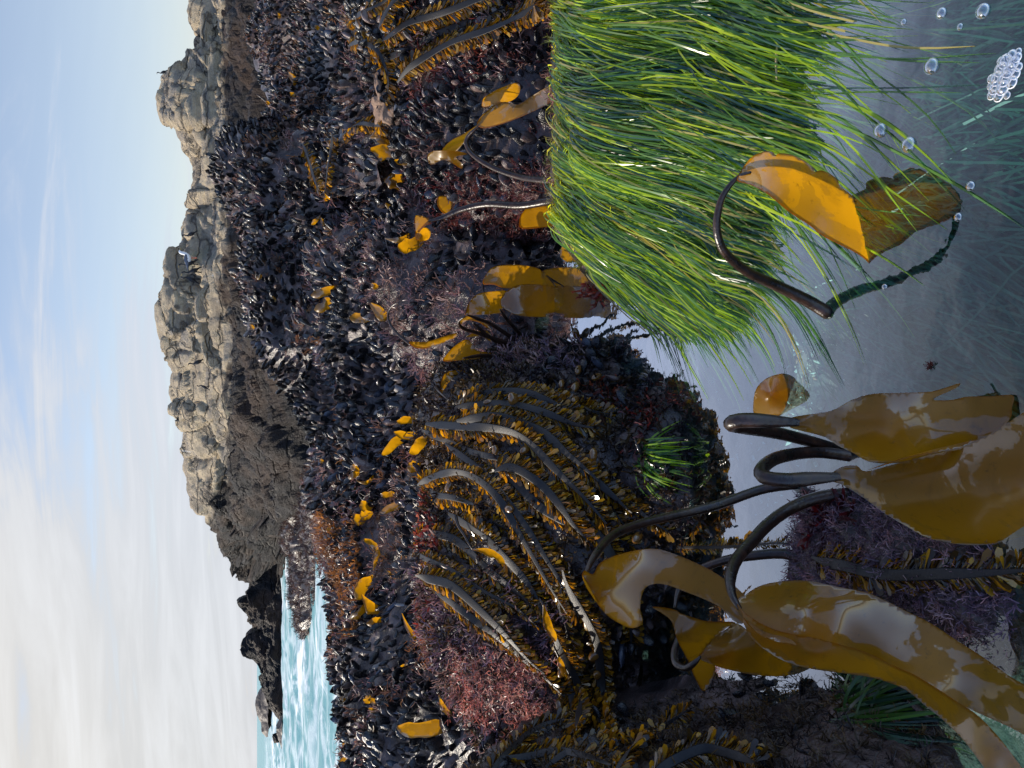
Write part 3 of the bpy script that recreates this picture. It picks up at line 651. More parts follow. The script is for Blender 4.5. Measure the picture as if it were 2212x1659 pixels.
T.append(scatter(R1, 2500, .02, TT, .02, [(.16, .13, .05), (.2, .1, .08), (.1, .12, .03)], lambda X, Y, p: X < 1450))
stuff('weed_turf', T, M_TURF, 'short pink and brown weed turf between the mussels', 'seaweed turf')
M_RED = m_leaf('red_weed', .4, .35, .5, (1.7, 1.2, 1.0), .1)
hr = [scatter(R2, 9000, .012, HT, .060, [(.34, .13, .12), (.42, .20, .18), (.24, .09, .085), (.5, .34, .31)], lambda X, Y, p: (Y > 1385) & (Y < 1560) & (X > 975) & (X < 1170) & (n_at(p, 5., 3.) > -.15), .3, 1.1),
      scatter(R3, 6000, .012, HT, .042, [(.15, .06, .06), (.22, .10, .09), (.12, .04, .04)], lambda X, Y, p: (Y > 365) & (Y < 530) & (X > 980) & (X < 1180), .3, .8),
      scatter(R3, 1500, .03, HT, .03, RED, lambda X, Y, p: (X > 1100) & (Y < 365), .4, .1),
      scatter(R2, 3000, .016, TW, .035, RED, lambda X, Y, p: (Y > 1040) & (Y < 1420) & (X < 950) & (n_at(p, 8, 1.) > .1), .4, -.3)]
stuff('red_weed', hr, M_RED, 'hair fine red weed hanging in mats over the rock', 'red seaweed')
# barnacle-dark shelf gets grit
# ------------------------------------------------------------------ surfgrass
M_GRASS = m_leaf('surfgrass_blade', .48, .27, .6, (2.6, 2.35, .8), .15)
def ground_h(x, y):
    h = R1T.ray_cast(Vector((x, y, 1)), Vector((0, 0, -1)))
    return h[0].z if h[0] is not None else -.12
def grass(n, rootf, flow, lenr, wid, colf, seg=13, lift=(.004, .05), under=.45, surf=ground_h):
    VV, FF, CC = [], [], []; off = 0; s0 = np.zeros(seg+1)
    for i in range(n):
        x, y, z, ex = rootf(i)
        L = RNG.uniform(*lenr)*ex; step = L/seg; top = RNG.uniform(*lift)*(.4 if ex < .6 else 1); fl = RNG.random() < under
        wl = RNG.uniform(-.03, -.003) if fl else RNG.uniform(-.004, .002)
        j = RNG.normal(0, .05)+.36*noise.noise(Vector((x*16, y*16, 7.)))+.16*noise.noise(Vector((x*45, y*45, 3.))); top *= 1+1.2*noise.noise(Vector((x*11, y*11, 1.))); pts = []; ph = RNG.uniform(0, 6.28); vz = RNG.uniform(.05, .75)*(1 if not fl else .6)
        for s in range(seg+1):
            pts.append((x, y, z)); q = s/seg
            dx, dy = flow(x, y, q); a = j*(1+.6*q)+.30*noise.noise(Vector((x*5, y*5, ph*.05)))
            ca, sa = math.cos(a), math.sin(a); dx, dy = dx*ca-dy*sa, dx*sa+dy*ca
            hz = max(surf(x, y)+top*math.sin(min(1, .15+q)*math.pi)*.8+.002, wl)
            nz = z+vz*step; vz -= .32
            nz = max(nz, hz); nz = min(nz, z+step*.9); x += dx*step*(.45 if vz > .5 else 1); y += dy*step*(.45 if vz > .5 else 1); z = nz if nz > hz else z+(hz-z)*.8
        c = np.array(pts); T_ = nrm(np.gradient(c, axis=0)); up = np.array([RNG.normal(0, .5), RNG.normal(-.25, .3), 1.]); S = nrm(np.cross(T_, up))
        w_ = (RNG.uniform(*wid)*np.interp(np.linspace(0, 1, seg+1), [0, .1, .8, 1], [.7, 1, .85, .12]))[:, None]/2
        V = np.empty((2*(seg+1), 3)); V[0::2] = c-S*w_; V[1::2] = c+S*w_
        k = np.arange(seg)*2; FF.append(np.stack([k, k+1, k+3, k+2], 1)+off); VV.append(V); off += len(V)
        cc = colf(i, np.linspace(0, 1, seg+1)); CC.append(np.repeat(cc, 2, 0))
    return np.vstack(VV), [np.vstack(FF)], np.vstack(CC)
def flow(x, y, q):
    a = -.46+.10*math.sin(x*7+1)-.50*q*max(0, min(1, (.36-x)/.12))+.05*q
    if y < .95: a -= .3*(.95-y)*(1 if x < .3 else .4)
    return math.sin(a), -math.cos(a)
R1c = R1['V'].reshape(R1['nv'], R1['nu'], 3)
GN = [0]
def root(i):
    v = RNG.uniform(.0, .86)*(R1['nv']-1); u = RNG.beta(2.6, 1.25)*(R1['nf']+2)
    if RNG.random() < .45: u = R1['nf']+RNG.uniform(-9, 2)
    p = R1c[int(v), min(int(u), R1['nu']-1)]; p = p+RNG.normal(0, .006, 3); GN[0] = noise.noise(Vector((p[0]*13, p[1]*13, 2.)))+.5*noise.noise(Vector((p[0]*40, p[1]*40, 2.))); return p[0], p[1], p[2]-.004, 1.0 if RNG.random() < .75 else .5
def gcol(i, q):
    r = min(.999, max(0, RNG.random()*.75+.12-GN[0]*.55)); q = q[:, None]
    if r < .30: a, b = (.40, .46, .02), (.20, .36, .02)
    elif r < .66: a, b = (.12, .23, .035), (.05, .14, .05)
    elif r < .93: a, b = (.03, .085, .075), (.022, .07, .07)
    else: a, b = (.42, .36, .12), (.30, .26, .10)
    base = np.array((.42, .36, .08)); k = np.clip(1-q/.22, 0, 1)*(.8 if r < .8 else .3)
    return ((np.array(a)*(1-q)+np.array(b)*q)*(1-k)+base*k)*RNG.uniform(.75, 1.25)
g1 = grass(17000, root, flow, (.20, .43), (.0017, .0032), gcol)
g2 = grass(2600, lambda i: (lambda p: (p[0], p[1], p[2]-.003, .35))(root(i)), flow, (.14, .3), (.002, .0034), gcol, seg=8)
def rootw(i):
    while True:
        Y = RNG.uniform(-60, 900); X = RNG.uniform(1500, 2150); 
        if X > 1640-.2*Y+max(0, Y-400)*.7 and X < 2300-.2*Y: break
    z = RNG.uniform(-.06, -.004); p = PZ(X, Y, z); return p.x, p.y, p.z, 1.0
def floww(x, y, q):
    a = -.5+.5*noise.noise(Vector((x*3, y*3, 5.)))+(.0 if x < .2 else .35); return math.sin(a), -math.cos(a)
def wcol(i, q): return np.ones((len(q), 1))*np.array([.028, .11, .07])*RNG.uniform(.5, 1.6)
def grassw(n):
    VV, FF, CC, off, seg = [], [], [], 0, 9
    for i in range(n):
        x, y, z, _ = rootw(i); L = RNG.uniform(.08, .26); j = RNG.normal(0, .35); c = []; bz = RNG.uniform(-.03, .0)
        for s in range(seg+1):
            c.append((x, y, z+bz*s/seg)); dx, dy = floww(x, y, s/seg); a = j+.05*s*RNG.normal(0, .3); x, y = x+(dx*math.cos(a)-dy*math.sin(a))*L/seg, y+(dx*math.sin(a)+dy*math.cos(a))*L/seg
        c = np.array(c); T_ = nrm(np.gradient(c, axis=0)); S = nrm(np.cross(T_, [RNG.normal(0, .4), 0, 1.])); w_ = RNG.uniform(.0015, .0032)*.5
        V = np.empty((2*(seg+1), 3)); V[0::2] = c-S*w_; V[1::2] = c+S*w_; k = np.arange(seg)*2
        FF.append(np.stack([k, k+1, k+3, k+2], 1)+off); VV.append(V); off += len(V); CC.append(np.repeat(wcol(i, np.zeros(seg+1)), 2, 0))
    return np.vstack(VV), [np.vstack(FF)], np.vstack(CC)
g3 = grassw(4200)
stuff('surfgrass', [g1, g2], M_GRASS, 'long bright green surfgrass combed over the mound into the pool', 'surfgrass')
stuff('submerged_grass', [g3], M_GRASS, 'sparse dark grass blades drifting beneath the pool surface', 'surfgrass')
def clump(name, lab, Xc, Yc, sx, sy, zr, n, dirxy, L, cols):
    def rt(i):
        X = Xc+RNG.normal(0, sx); Y = Yc+RNG.normal(0, sy); p, _ = hit(X, Y, 1.2); return p.x, p.y, max(p.z, -.01), 1
    VV, FF, CC, off, seg = [], [], [], 0, 8
    for i in range(n):
        x, y, z, _ = rt(i); c = []; vz = RNG.uniform(.0, .5); a = RNG.normal(0, .55); LL = RNG.uniform(.5, 1)*L
        dx, dy = dirxy; dx, dy = dx*math.cos(a)-dy*math.sin(a), dx*math.sin(a)+dy*math.cos(a)
        for s in range(seg+1):
            c.append((x, y, z)); x += dx*LL/seg; y += dy*LL/seg; z = max(z+vz*LL/seg, zr+RNG.uniform(0, .004)); vz -= .28
        c = np.array(c); T_ = nrm(np.gradient(c, axis=0)); S = nrm(np.cross(T_, [RNG.normal(0, .4), -.3, 1.])); w_ = RNG.uniform(.002, .0038)*.5*np.interp(np.linspace(0, 1, seg+1), [0, .7, 1], [1, 1, .2])[:, None]
        V = np.empty((2*(seg+1), 3)); V[0::2] = c-S*w_; V[1::2] = c+S*w_; k = np.arange(seg)*2
        FF.append(np.stack([k, k+1, k+3, k+2], 1)+off); VV.append(V); off += len(V)
        cc = np.array(cols[RNG.integers(0, len(cols))])*RNG.uniform(.7, 1.3); CC.append(np.tile(cc, (len(V), 1)))
    o = mk(name, np.vstack(VV), [np.vstack(FF)], M_GRASS, np.vstack(CC)); return tag(o, lab, 'surfgrass')
GC = [(.14, .24, .02), (.05, .12, .03), (.02, .06, .03), (.09, .18, .02)]
clump('surfgrass_clump', 'small bright green grass clump at the foot of the kelp boulder', 1392, 985, 10, 17, .001, 130, (-.45, -.88), .075, [(.20, .34, .02), (.08, .20, .03), (.03, .10, .04)])
clump('surfgrass_clump', 'dim green grass clump on the lower left foreground rock', 1835, 1505, 22, 26, .0, 420, (-.1, -1), .12, [(.03, .08, .03), (.05, .12, .03), (.015, .04, .03)])
# ------------------------------------------------------------------ kelp
M_KELP = m_kelp(); M_STIPE = m_stipe()
def tps(ctrl, reg=1e-4):
    c = np.array(ctrl, float); xy = c[:, :2]/100; d = c[:, 2]; n = len(c)
    def U(r): return np.where(r > 1e-9, r*r*np.log(np.maximum(r, 1e-9)), 0)
    K = U(np.linalg.norm(xy[:, None]-xy[None], axis=-1))+np.eye(n)*reg*50; Pm = np.hstack([np.ones((n, 1)), xy])
    A = np.zeros((n+3, n+3)); A[:n, :n] = K; A[:n, n:] = Pm; A[n:, :n] = Pm.T
    s = np.linalg.lstsq(A, np.concatenate([d, np.zeros(3)]), rcond=None)[0]
    def f(q):
        q = np.asarray(q, float)/100; return U(np.linalg.norm(q[:, None]-xy[None], axis=-1))@s[:n]+np.hstack([np.ones((len(q), 1)), q])@s[n:]
    return f
def leaf(parent, outline, dfun, grid=9, und=.002, us=120., mat=None, name='blade', smoothn=4, label=None):
    o = np.array(outline, float); c = catmull(np.vstack([o[-1:], o, o[:2]]), (len(o)+2)*smoothn+1)
    c = c[smoothn:smoothn+len(o)*smoothn]
    lo, hi = c.min(0), c.max(0)
    gx, gy = np.meshgrid(np.arange(lo[0]+grid/2, hi[0], grid), np.arange(lo[1]+grid/2, hi[1], grid))
    g = np.stack([gx.ravel(), gy.ravel()], 1)
    inside = np.zeros(len(g), bool); j = len(c)-1
    for i in range(len(c)):
        a, b = c[i], c[j]; cond = ((a[1] > g[:, 1]) != (b[1] > g[:, 1])) & (g[:, 0] < (b[0]-a[0])*(g[:, 1]-a[1])/((b[1]-a[1]) or 1e-9)+a[0]); inside ^= cond; j = i
    g = g[inside]; dd = np.min(np.linalg.norm(g[:, None]-c[None], axis=-1), axis=1) if len(g) else np.array([]); g = g[dd > grid*.35]
    pts = [Vector(p) for p in np.vstack([c, g])]; n = len(c)
    r = geometry.delaunay_2d_cdt(pts, [], [list(range(n))], 1, 1e-5)
    q = np.array([tuple(p) for p in r[0]]); d = dfun(q)
    d = d+und*np.array([noise.noise(Vector((p[0]/us, p[1]/us, n*.7)))+.35*noise.noise(Vector((p[0]/us*2.7, p[1]/us*2.7, n*.3))) for p in q])
    V = np.array([tuple(P(p[0], p[1], e)) for p, e in zip(q, d)])
    tri = [f for f in r[2] if len(f) == 3]; quad = [f for f in r[2] if len(f) == 4]
    nv = len(V); back = V[:n]+nrm(V[:n]-np.array(CAM))*.0022; k = np.arange(n)      # the blade's rim has thickness
    V = np.vstack([V, back]); rim = np.stack([k, (k+1) % n, nv+(k+1) % n, nv+k], 1)
    ob = mk(name, V, [np.array(tri).reshape(-1, 3), np.vstack([np.array(quad).reshape(-1, 4), rim]).astype(int)], mat or M_KELP, parent=parent)
    if label: ob['label'] = label
    return ob
def stipe(parent, pts, r0, r1, n=28, name='stipe', mat=None, flat=1.0):
    r0 *= .68; r1 *= .68
    p = [tuple(P(*q)) for q in pts]; V, a, b, *_ = tube(p, [r0+(r1-r0)*q for q in np.linspace(0, 1, 11)]+[r1*.72, r1*.38], 9, n+6, flat)
    return mk(name, V, [a, b], mat or M_STIPE, parent=parent)
def kelp(label, at, group=None): return empty('oar_kelp', at, label, 'kelp', group)
S = dz
# K1
k = kelp('large glossy amber kelp blade at the bottom edge, nearest the open pool', PZ(1850, 970, 0))
stipe(k, [(1850, 985, .80), (1780, 962, .80), (1690, 938, .785), (1610, 924, .765), (1578, 916, .745), (1600, 908, .73), (1660, 909, .715), (1745, 914, .700)], .0100, .0125, 40)
leaf(k, [(1705, 905), (1728, 898), (1795, 887), (1838, 865), (1884, 851), (1960, 848), (2010, 846), (2040, 838), (2072, 828), (2066, 838), (2016, 862), (2055, 864), (2089, 857), (2140, 856), (2188, 854), (2186, 880), (2182, 905), (2150, 935), (2080, 965), (2010, 985), (1940, 1000), (1880, 998), (1844, 979), (1811, 963), (1778, 943), (1728, 930), (1705, 922)],
     tps([(1735, 898, .700), (1735, 931, .702), (1735, 914, .694), (1850, 900, .655), (1850, 862, .67), (1900, 920, .630), (2000, 870, .612), (2072, 829, .60), (2090, 862, .592), (2188, 856, .557), (2182, 905, .557), (2000, 960, .615), (1880, 990, .66)]), und=.0025)
# K2
k = kelp('broad brown amber kelp blade running off the bottom edge beside its looped stalk', PZ(1840, 990, 0))
stipe(k, [(1850, 988, .775), (1778, 978, .79), (1720, 980, .785), (1672, 992, .77), (1646, 1012, .75), (1650, 1030, .735), (1700, 1037, .715), (1760, 1033, .70), (1835, 1028, .680)], .0105, .0125, 44)
leaf(k, [(1795, 1024), (1820, 1008), (1850, 1006), (1871, 1018), (1930, 1003), (1993, 986), (2075, 966), (2141, 936), (2212, 890), (2260, 860), (2262, 1150), (2212, 1158), (2158, 1173), (2092, 1178), (2009, 1164), (1960, 1138), (1910, 1108), (1861, 1072), (1820, 1048), (1795, 1038)],
     tps([(1824, 1006, .682), (1824, 1050, .682), (1824, 1027, .675), (1900, 1060, .645), (1900, 1012, .655), (2000, 1080, .598), (2000, 985, .612), (2009, 1164, .625), (2100, 1060, .555), (2212, 1050, .515), (2212, 900, .530), (2150, 1173, .575), (2212, 1158, .555)]), und=.0025)
leaf(k, [(1871, 1017), (1900, 1008), (1960, 990), (2020, 978), (2075, 966), (2110, 950), (2080, 956), (2000, 975), (1930, 995)], tps([(1871, 1017, .652), (1960, 985, .615), (2110, 950, .57), (2000, 980, .595)]), grid=6, und=.002, name='rolled_edge')
# K4
k = kelp('amber kelp with a hooked blade hanging from a tall arched stalk in the foreground', PZ(1720, 1050, 0))
stipe(k, [(1720, 1046, .875), (1643, 1058, .91), (1547, 1092, .93), (1481, 1108, .945), (1385, 1131, .945), (1326, 1155, .93), (1292, 1190, .90), (1272, 1224, .88), (1264, 1248, .868)], .0105, .0085, 44)
leaf(k, [(1262, 1232), (1281, 1240), (1296, 1216), (1335, 1198), (1385, 1187), (1421, 1186), (1460, 1198), (1504, 1216), (1549, 1240), (1608, 1285), (1625, 1330), (1594, 1347), (1549, 1308), (1475, 1276), (1433, 1262), (1403, 1264), (1388, 1282), (1383, 1317), (1389, 1344), (1373, 1356), (1350, 1353), (1311, 1329), (1287, 1299), (1270, 1268), (1258, 1248)],
     tps([(1262, 1240, .866), (1300, 1225, .862), (1310, 1280, .872), (1385, 1190, .875), (1400, 1235, .855), (1460, 1200, .845), (1460, 1260, .830), (1549, 1250, .795), (1608, 1320, .765), (1380, 1345, .86), (1311, 1329, .865)]), und=.0025)
leaf(k, [(1258, 1244), (1266, 1240), (1278, 1262), (1288, 1285), (1290, 1302), (1276, 1284), (1264, 1264)], tps([(1260, 1245, .866), (1290, 1300, .868), (1270, 1270, .85)]), grid=6, und=0, name='folded_edge', label='pale folded edge catching the sky')
# K5
k = kelp('pair of pointed amber kelp blades half hidden behind the hooked blade', PZ(1727, 1205, 0))
stipe(k, [(1735, 1208, .865), (1690, 1196, .89), (1623, 1201, .92), (1564, 1211, .955), (1510, 1232, .985), (1470, 1268, 1.0), (1458, 1312, .985)], .0115, .008, 40)
leaf(k, [(1409, 1311), (1440, 1313), (1460, 1318), (1469, 1324), (1492, 1332), (1530, 1342), (1588, 1344), (1564, 1360), (1534, 1389), (1522, 1410), (1546, 1442), (1522, 1493), (1500, 1462), (1486, 1427), (1463, 1383), (1451, 1343), (1430, 1325)],
     tps([(1409, 1311, 1.0), (1466, 1320, .97), (1530, 1350, .94), (1588, 1344, .905), (1522, 1493, .99), (1486, 1427, .98), (1480, 1370, .955), (1540, 1440, .985)]), und=.0025)
stipe(k, [(1472, 1370, 1.0), (1458, 1405, .985), (1460, 1432, .965), (1480, 1443, .945), (1500, 1432, .93), (1513, 1418, .925)], .0085, .007)
leaf(k, [(1508, 1420), (1525, 1400), (1545, 1376), (1570, 1358), (1588, 1346), (1610, 1358), (1640, 1390), (1704, 1427), (1705, 1458), (1640, 1459), (1579, 1448), (1540, 1436)],
     tps([(1510, 1421, .928), (1560, 1365, .935), (1588, 1346, .91), (1560, 1410, .90), (1704, 1427, .885), (1704, 1458, .888), (1579, 1448, .92), (1640, 1425, .885)]), und=.0025)
# K3
k = kelp('longest foreground amber kelp, trailing a broad wet blade and a narrow strap', PZ(1861, 1065, 0))
stipe(k, [(1868, 1066, .775), (1778, 1073, .80), (1712, 1096, .815), (1663, 1129, .81), (1623, 1172, .79), (1592, 1208, .77), (1578, 1247, .75), (1582, 1285, .73), (1598, 1315, .715)], .0125, .0105, 40)
leaf(k, [(1590, 1302), (1608, 1287), (1638, 1267), (1683, 1256), (1742, 1254), (1802, 1266), (1865, 1278), (1900, 1291), (1956, 1319), (2012, 1347), (2068, 1384), (2124, 1420), (2180, 1460), (2250, 1510), (2250, 1600), (2180, 1570), (2068, 1520), (1960, 1470), (1880, 1430), (1780, 1400), (1690, 1390), (1625, 1360)],
     tps([(1600, 1310, .716), (1640, 1330, .695), (1683, 1256, .72), (1742, 1320, .665), (1802, 1266, .68), (1800, 1390, .655), (1956, 1319, .625), (1900, 1390, .625), (2068, 1384, .588), (2040, 1460, .592), (2212, 1490, .535), (2212, 1570, .535), (2068, 1520, .59)]), und=.0025)
leaf(k, [(1592, 1305), (1610, 1325), (1650, 1350), (1695, 1366), (1759, 1378), (1815, 1392), (1871, 1409), (1928, 1437), (1984, 1462), (2068, 1516), (2110, 1544), (2152, 1586), (2194, 1640), (2230, 1700), (2160, 1710), (2124, 1656), (2082, 1600), (2040, 1558), (1998, 1524), (1956, 1490), (1900, 1468), (1843, 1457), (1759, 1446), (1703, 1432), (1661, 1409), (1619, 1373)],
     tps([(1597, 1312, .712), (1661, 1405, .69), (1650, 1360, .68), (1759, 1380, .645), (1759, 1440, .66), (1759, 1410, .64), (1900, 1430, .592), (1900, 1465, .605), (2040, 1500, .54), (2040, 1555, .55), (2194, 1640, .485), (2124, 1656, .50)]), und=.004, name='strap_blade')
# K6 in the grass
k = kelp('bright orange kelp blade curling from its bowed stalk into the water by the surfgrass', PZ(1781, 672, 0))
stipe(k, [(1790, 678, .815), (1746, 651, .825), (1675, 616, .828), (1621, 591, .822), (1579, 559, .814), (1557, 530, .806), (1548, 487, .796), (1557, 434, .786), (1577, 400, .776), (1600, 379, .768), (1622, 372, .762)], .0130, .0062, 44)
leaf(k, [(1592, 390), (1604, 363), (1625, 338), (1653, 327), (1670, 329), (1675, 337), (1683, 331), (1710, 334), (1738, 347), (1757, 363), (1760, 371), (1775, 368), (1799, 379), (1811, 391), (1815, 402), (1846, 429), (1857, 462), (1868, 508), (1881, 554), (1884, 574), (1852, 548), (1781, 512), (1749, 487), (1710, 462), (1689, 445), (1653, 416), (1620, 399)],
     tps([(1600, 383, .766), (1640, 335, .772), (1650, 395, .752), (1700, 400, .748), (1756, 372, .764), (1749, 480, .754), (1846, 429, S(1846, -.003)), (1868, 508, S(1868, -.003)), (1884, 574, S(1884, -.004)), (1810, 470, .752), (1800, 385, .768)]), und=.002)
# K7
k = kelp('small round kelp blade tip poking out of the still pool', PZ(1690, 850, 0))
leaf(k, [(1627, 875), (1633, 841), (1653, 819), (1678, 809), (1698, 808), (1706, 828), (1706, 851), (1697, 877), (1689, 896), (1660, 900), (1631, 896)], tps([(1628, 871, S(1628, .028)), (1655, 820, S(1655, .026)), (1698, 809, S(1698, -.004)), (1706, 850, S(1706, -.004)), (1689, 896, S(1689, -.004)), (1660, 860, S(1660, .035)), (1631, 896, S(1631, .012))]), grid=7)
# ---- kelps standing on the rocks behind: distances from the rock they grow on
def auto(outline, off=.06, ax=0.0, ay=0.0, bow=0.0, d0=None):
    o = np.array(outline, float); c = o.mean(0)
    if d0 is None: d0 = hit(c[0], c[1], 2.2)[0].y-off
    ext = max(np.ptp(o[:, 0]), np.ptp(o[:, 1]))/2
    return lambda q: d0+ax*(np.asarray(q)[:, 0]-c[0])+ay*(np.asarray(q)[:, 1]-c[1])+bow*(((np.asarray(q)-c)**2).sum(1)/ext**2)
def d_at(X, Y, off=.04): return hit(X, Y, 2.2)[0].y-off
def aut_stipe(k, pts, r0, r1, off=.05, n=24):
    d = [d_at(x, y, off) for x, y in pts]; d = np.convolve(np.pad(d, 1, mode='edge'), [.25, .5, .25], 'valid')
    return stipe(k, [(x, y, e) for (x, y), e in zip(pts, d)], r0, r1, n)
def akelp(label, leaves, stipes, off=.07, group=None, und=.0025, **kw):
    c = np.array(leaves[0]).mean(0); k = kelp(label, P(c[0], c[1], d_at(c[0], c[1], .0)), group)
    for l in leaves: leaf(k, l, auto(l, off, **kw), grid=8, und=und, us=35)
    for s, r in stipes: aut_stipe(k, s, r, r*.75, off*.8)
    return k
D8 = 1.62
k = kelp('tan and amber kelp bent over its bowed stalk at the top of the surfgrass', P(1205, 390, 1.45))
stipe(k, [(1212, 392, 1.44), (1160, 388, 1.50), (1122, 382, 1.55), (1067, 363, 1.60), (1026, 338, 1.63), (1008, 314, 1.64), (1011, 295, 1.63), (1024, 281, 1.61), (1036, 270, 1.6)], .011, .008, 40)
leaf(k, [(1030, 268), (1040, 251), (1051, 241), (1073, 224), (1094, 220), (1119, 226), (1149, 207), (1201, 177), (1222, 168), (1222, 205), (1206, 211), (1176, 229), (1122, 254), (1081, 269), (1045, 277)], tps([(1035, 268, 1.6), (1080, 245, 1.58), (1073, 224, 1.61), (1122, 240, 1.54), (1201, 195, 1.43), (1176, 229, 1.47)]))
leaf(k, [(1044, 232), (1041, 222), (1048, 209), (1081, 190), (1119, 179), (1122, 201), (1105, 218), (1075, 226)], tps([(1044, 228, 1.62), (1081, 200, 1.63), (1119, 190, 1.66), (1105, 215, 1.61)]))
leaf(k, [(955, 325), (975, 303), (1002, 289), (1034, 268), (1030, 278), (1010, 297), (996, 316), (980, 331)], tps([(960, 325, 1.72), (1002, 300, 1.68), (1034, 270, 1.62)]), grid=6)
leaf(k, [(923, 338), (934, 327), (955, 325), (985, 326), (1010, 333), (985, 339), (999, 355), (996, 364), (974, 351), (955, 346), (931, 356)], tps([(925, 345, 1.75), (955, 330, 1.70), (999, 358, 1.71), (1010, 333, 1.70)]), grid=6)
k = kelp('kelp with a thick dark stalk and small folded yellow blade before red weed', P(1200, 432, 1.6))
stipe(k, [(1215, 428, 1.58), (1176, 436, 1.64), (1122, 444, 1.70), (1054, 441, 1.78), (999, 452, 1.84), (958, 469, 1.88), (926, 478, 1.90)], .0145, .011, 36)
leaf(k, [(897, 466), (920, 469), (930, 477), (926, 484), (912, 494), (900, 508), (897, 500)], tps([(897, 466, 1.93), (926, 478, 1.9), (900, 508, 1.89)]), grid=5)
leaf(k, [(898, 504), (913, 492), (928, 495), (930, 508), (924, 518), (912, 521), (899, 518)], tps([(898, 510, 1.89), (913, 492, 1.92), (926, 516, 1.93), (912, 507, 1.87)]), grid=5)
akelp('amber kelp blade leaning against the thick dark stalk', [[(944, 439), (947, 425), (960, 423), (973, 428), (978, 441), (970, 458), (963, 464), (950, 453)]], [], .10)
akelp('ragged tan kelp blade on a slim stalk at the edge of the inlet', [[(1122, 474), (1130, 458), (1146, 447), (1201, 436), (1186, 450), (1206, 454), (1225, 464), (1200, 472), (1217, 486), (1176, 491), (1127, 494)]], [([(1125, 494), (1149, 540), (1176, 586), (1200, 618)], .006)], .06)
akelp('tall upright amber kelp blade standing in the inlet, first of three', [[(1043, 613), (1051, 591), (1070, 575), (1122, 572), (1165, 581), (1175, 600), (1174, 618), (1094, 623), (1067, 615)]], [([(1043, 612), (1044, 628), (1052, 640)], .005)], .08, d0=1.84, bow=.02)
akelp('golden kelp blade bent over behind the tan blade, middle of three', [[(1007, 673), (1013, 654), (1032, 635), (1067, 629), (1095, 629), (1098, 650), (1084, 668), (1078, 677), (1010, 681)]], [], .10, d0=1.83, bow=.02)
k = akelp('tan kelp blade facing the viewer, nearest of three in the inlet', [[(1081, 657), (1086, 638), (1105, 622), (1133, 614), (1193, 618), (1212, 635), (1221, 651), (1201, 673), (1180, 678), (1176, 685), (1122, 682), (1095, 671)]], [], .12, d0=1.76, bow=.03)
fan = [[(1133, 736), (1115, 712), (1095, 690), (1080, 668)], [(1128, 745), (1095, 722), (1060, 700), (1030, 688), (1008, 680)], [(1124, 752), (1085, 738), (1040, 722), (1006, 712), (992, 702), (992, 692), (1004, 684)], [(1120, 760), (1080, 742), (1050, 722), (1020, 695)], [(1118, 768), (1080, 770), (1040, 768), (1000, 774)]]
for s in fan: stipe(k, [(x, y, 1.80-.02*i) for i, (x, y) in enumerate(s)], .009, .006, 26)
for l, d in (([(989, 698), (997, 688), (1010, 682), (1030, 686), (1050, 698), (1062, 712), (1052, 708), (1035, 697), (1012, 692), (998, 700)], 1.76), ([(1007, 728), (1025, 718), (1050, 714), (1063, 728), (1060, 738), (1040, 726), (1020, 728)], 1.8)):
    leaf(k, l, auto(l, 0, d0=d), grid=6)
akelp('long golden kelp blade pointing sideways below the fan of stalks', [[(958, 780), (966, 764), (985, 745), (1007, 733), (1022, 745), (1030, 757), (1067, 762), (1112, 766), (1067, 772), (1000, 778)]], [([(960, 782), (947, 785), (937, 802), (937, 829), (953, 850), (975, 868)], .006)], .08, d0=1.82)
akelp('slender kelp with an arched dark stalk and a narrow drooping blade', [[(884, 738), (920, 738), (960, 726), (988, 719), (983, 730), (944, 746), (917, 753), (895, 750)]], [([(887, 744), (860, 722), (843, 700), (838, 679), (846, 662), (860, 654)], .0065)], .12, d0=2.05)
akelp('pale tan kelp blade seen flat at the back of the kelp boulder', [[(953, 850), (955, 815), (974, 801), (1015, 801), (1018, 815), (1000, 838), (975, 848)]], [], .05, d0=1.80)
def rib(x0, y0, x1, y1, w, bend=0.0):
    """slim blade outline from base to tip"""
    a = np.array([x0, y0], float); b = np.array([x1, y1], float); L = np.linalg.norm(b-a); u = (b-a)/L; v = np.array([-u[1], u[0]])
    up, dn = [], []
    for q, k_ in ((0, .15), (.12, .4), (.3, .8), (.5, 1), (.65, .9), (.8, .95), (.93, .55)):
        c = a+u*L*q+v*bend*L*math.sin(q*math.pi); j = 1+RNG.uniform(-.28, .22); up.append(c+v*w/2*k_*j); dn.append(c-v*w/2*k_)
    return [tuple(p) for p in up]+[tuple(b+v*w*.1)]+[tuple(p) for p in dn[::-1]]
def one(label, ribs, stp=(), off=.05, group=None, cols=None, **kw):
    stp = list(stp)
    if not stp:
        for r in ribs:
            a = np.array(r[:2], float); u = a-np.array(r[2:4], float); u /= np.linalg.norm(u); q = RNG.normal(0, 3, 2)
            stp.append(([tuple(a-u*3), tuple(a+u*6+q), tuple(a+u*14+q*2)], .0035))
    kw.setdefault('bow', RNG.uniform(-.02, .035)); kw.setdefault('ax', RNG.uniform(-.0006, .0006))
    return akelp(label, [rib(*r) for r in ribs], [(s, r) for s, r in stp], off, group, **kw)
one('yellow kelp sprig with two short blades on the ledge crest', [(778, 1019, 757, 1006, 13), (778, 1019, 752, 1034, 14), (770, 1038, 808, 1026, 10, .3)], [([(778, 1019), (800, 1014), (815, 1010)], .006)], .06)
one('three amber blades bunched under a dark arched stalk on the ledge', [(812, 1087, 776, 1096, 26), (794, 1116, 764, 1126, 26), (806, 1108, 778, 1116, 22)], [([(812, 1090), (785, 1080), (775, 1065), (790, 1052)], .005)], .07)
one('drooping tan blade by the yellow sprigs near the gap to the sea', [(817, 1205, 785, 1165, 14, .2), (806, 1232, 818, 1186, 12)], (), .07)
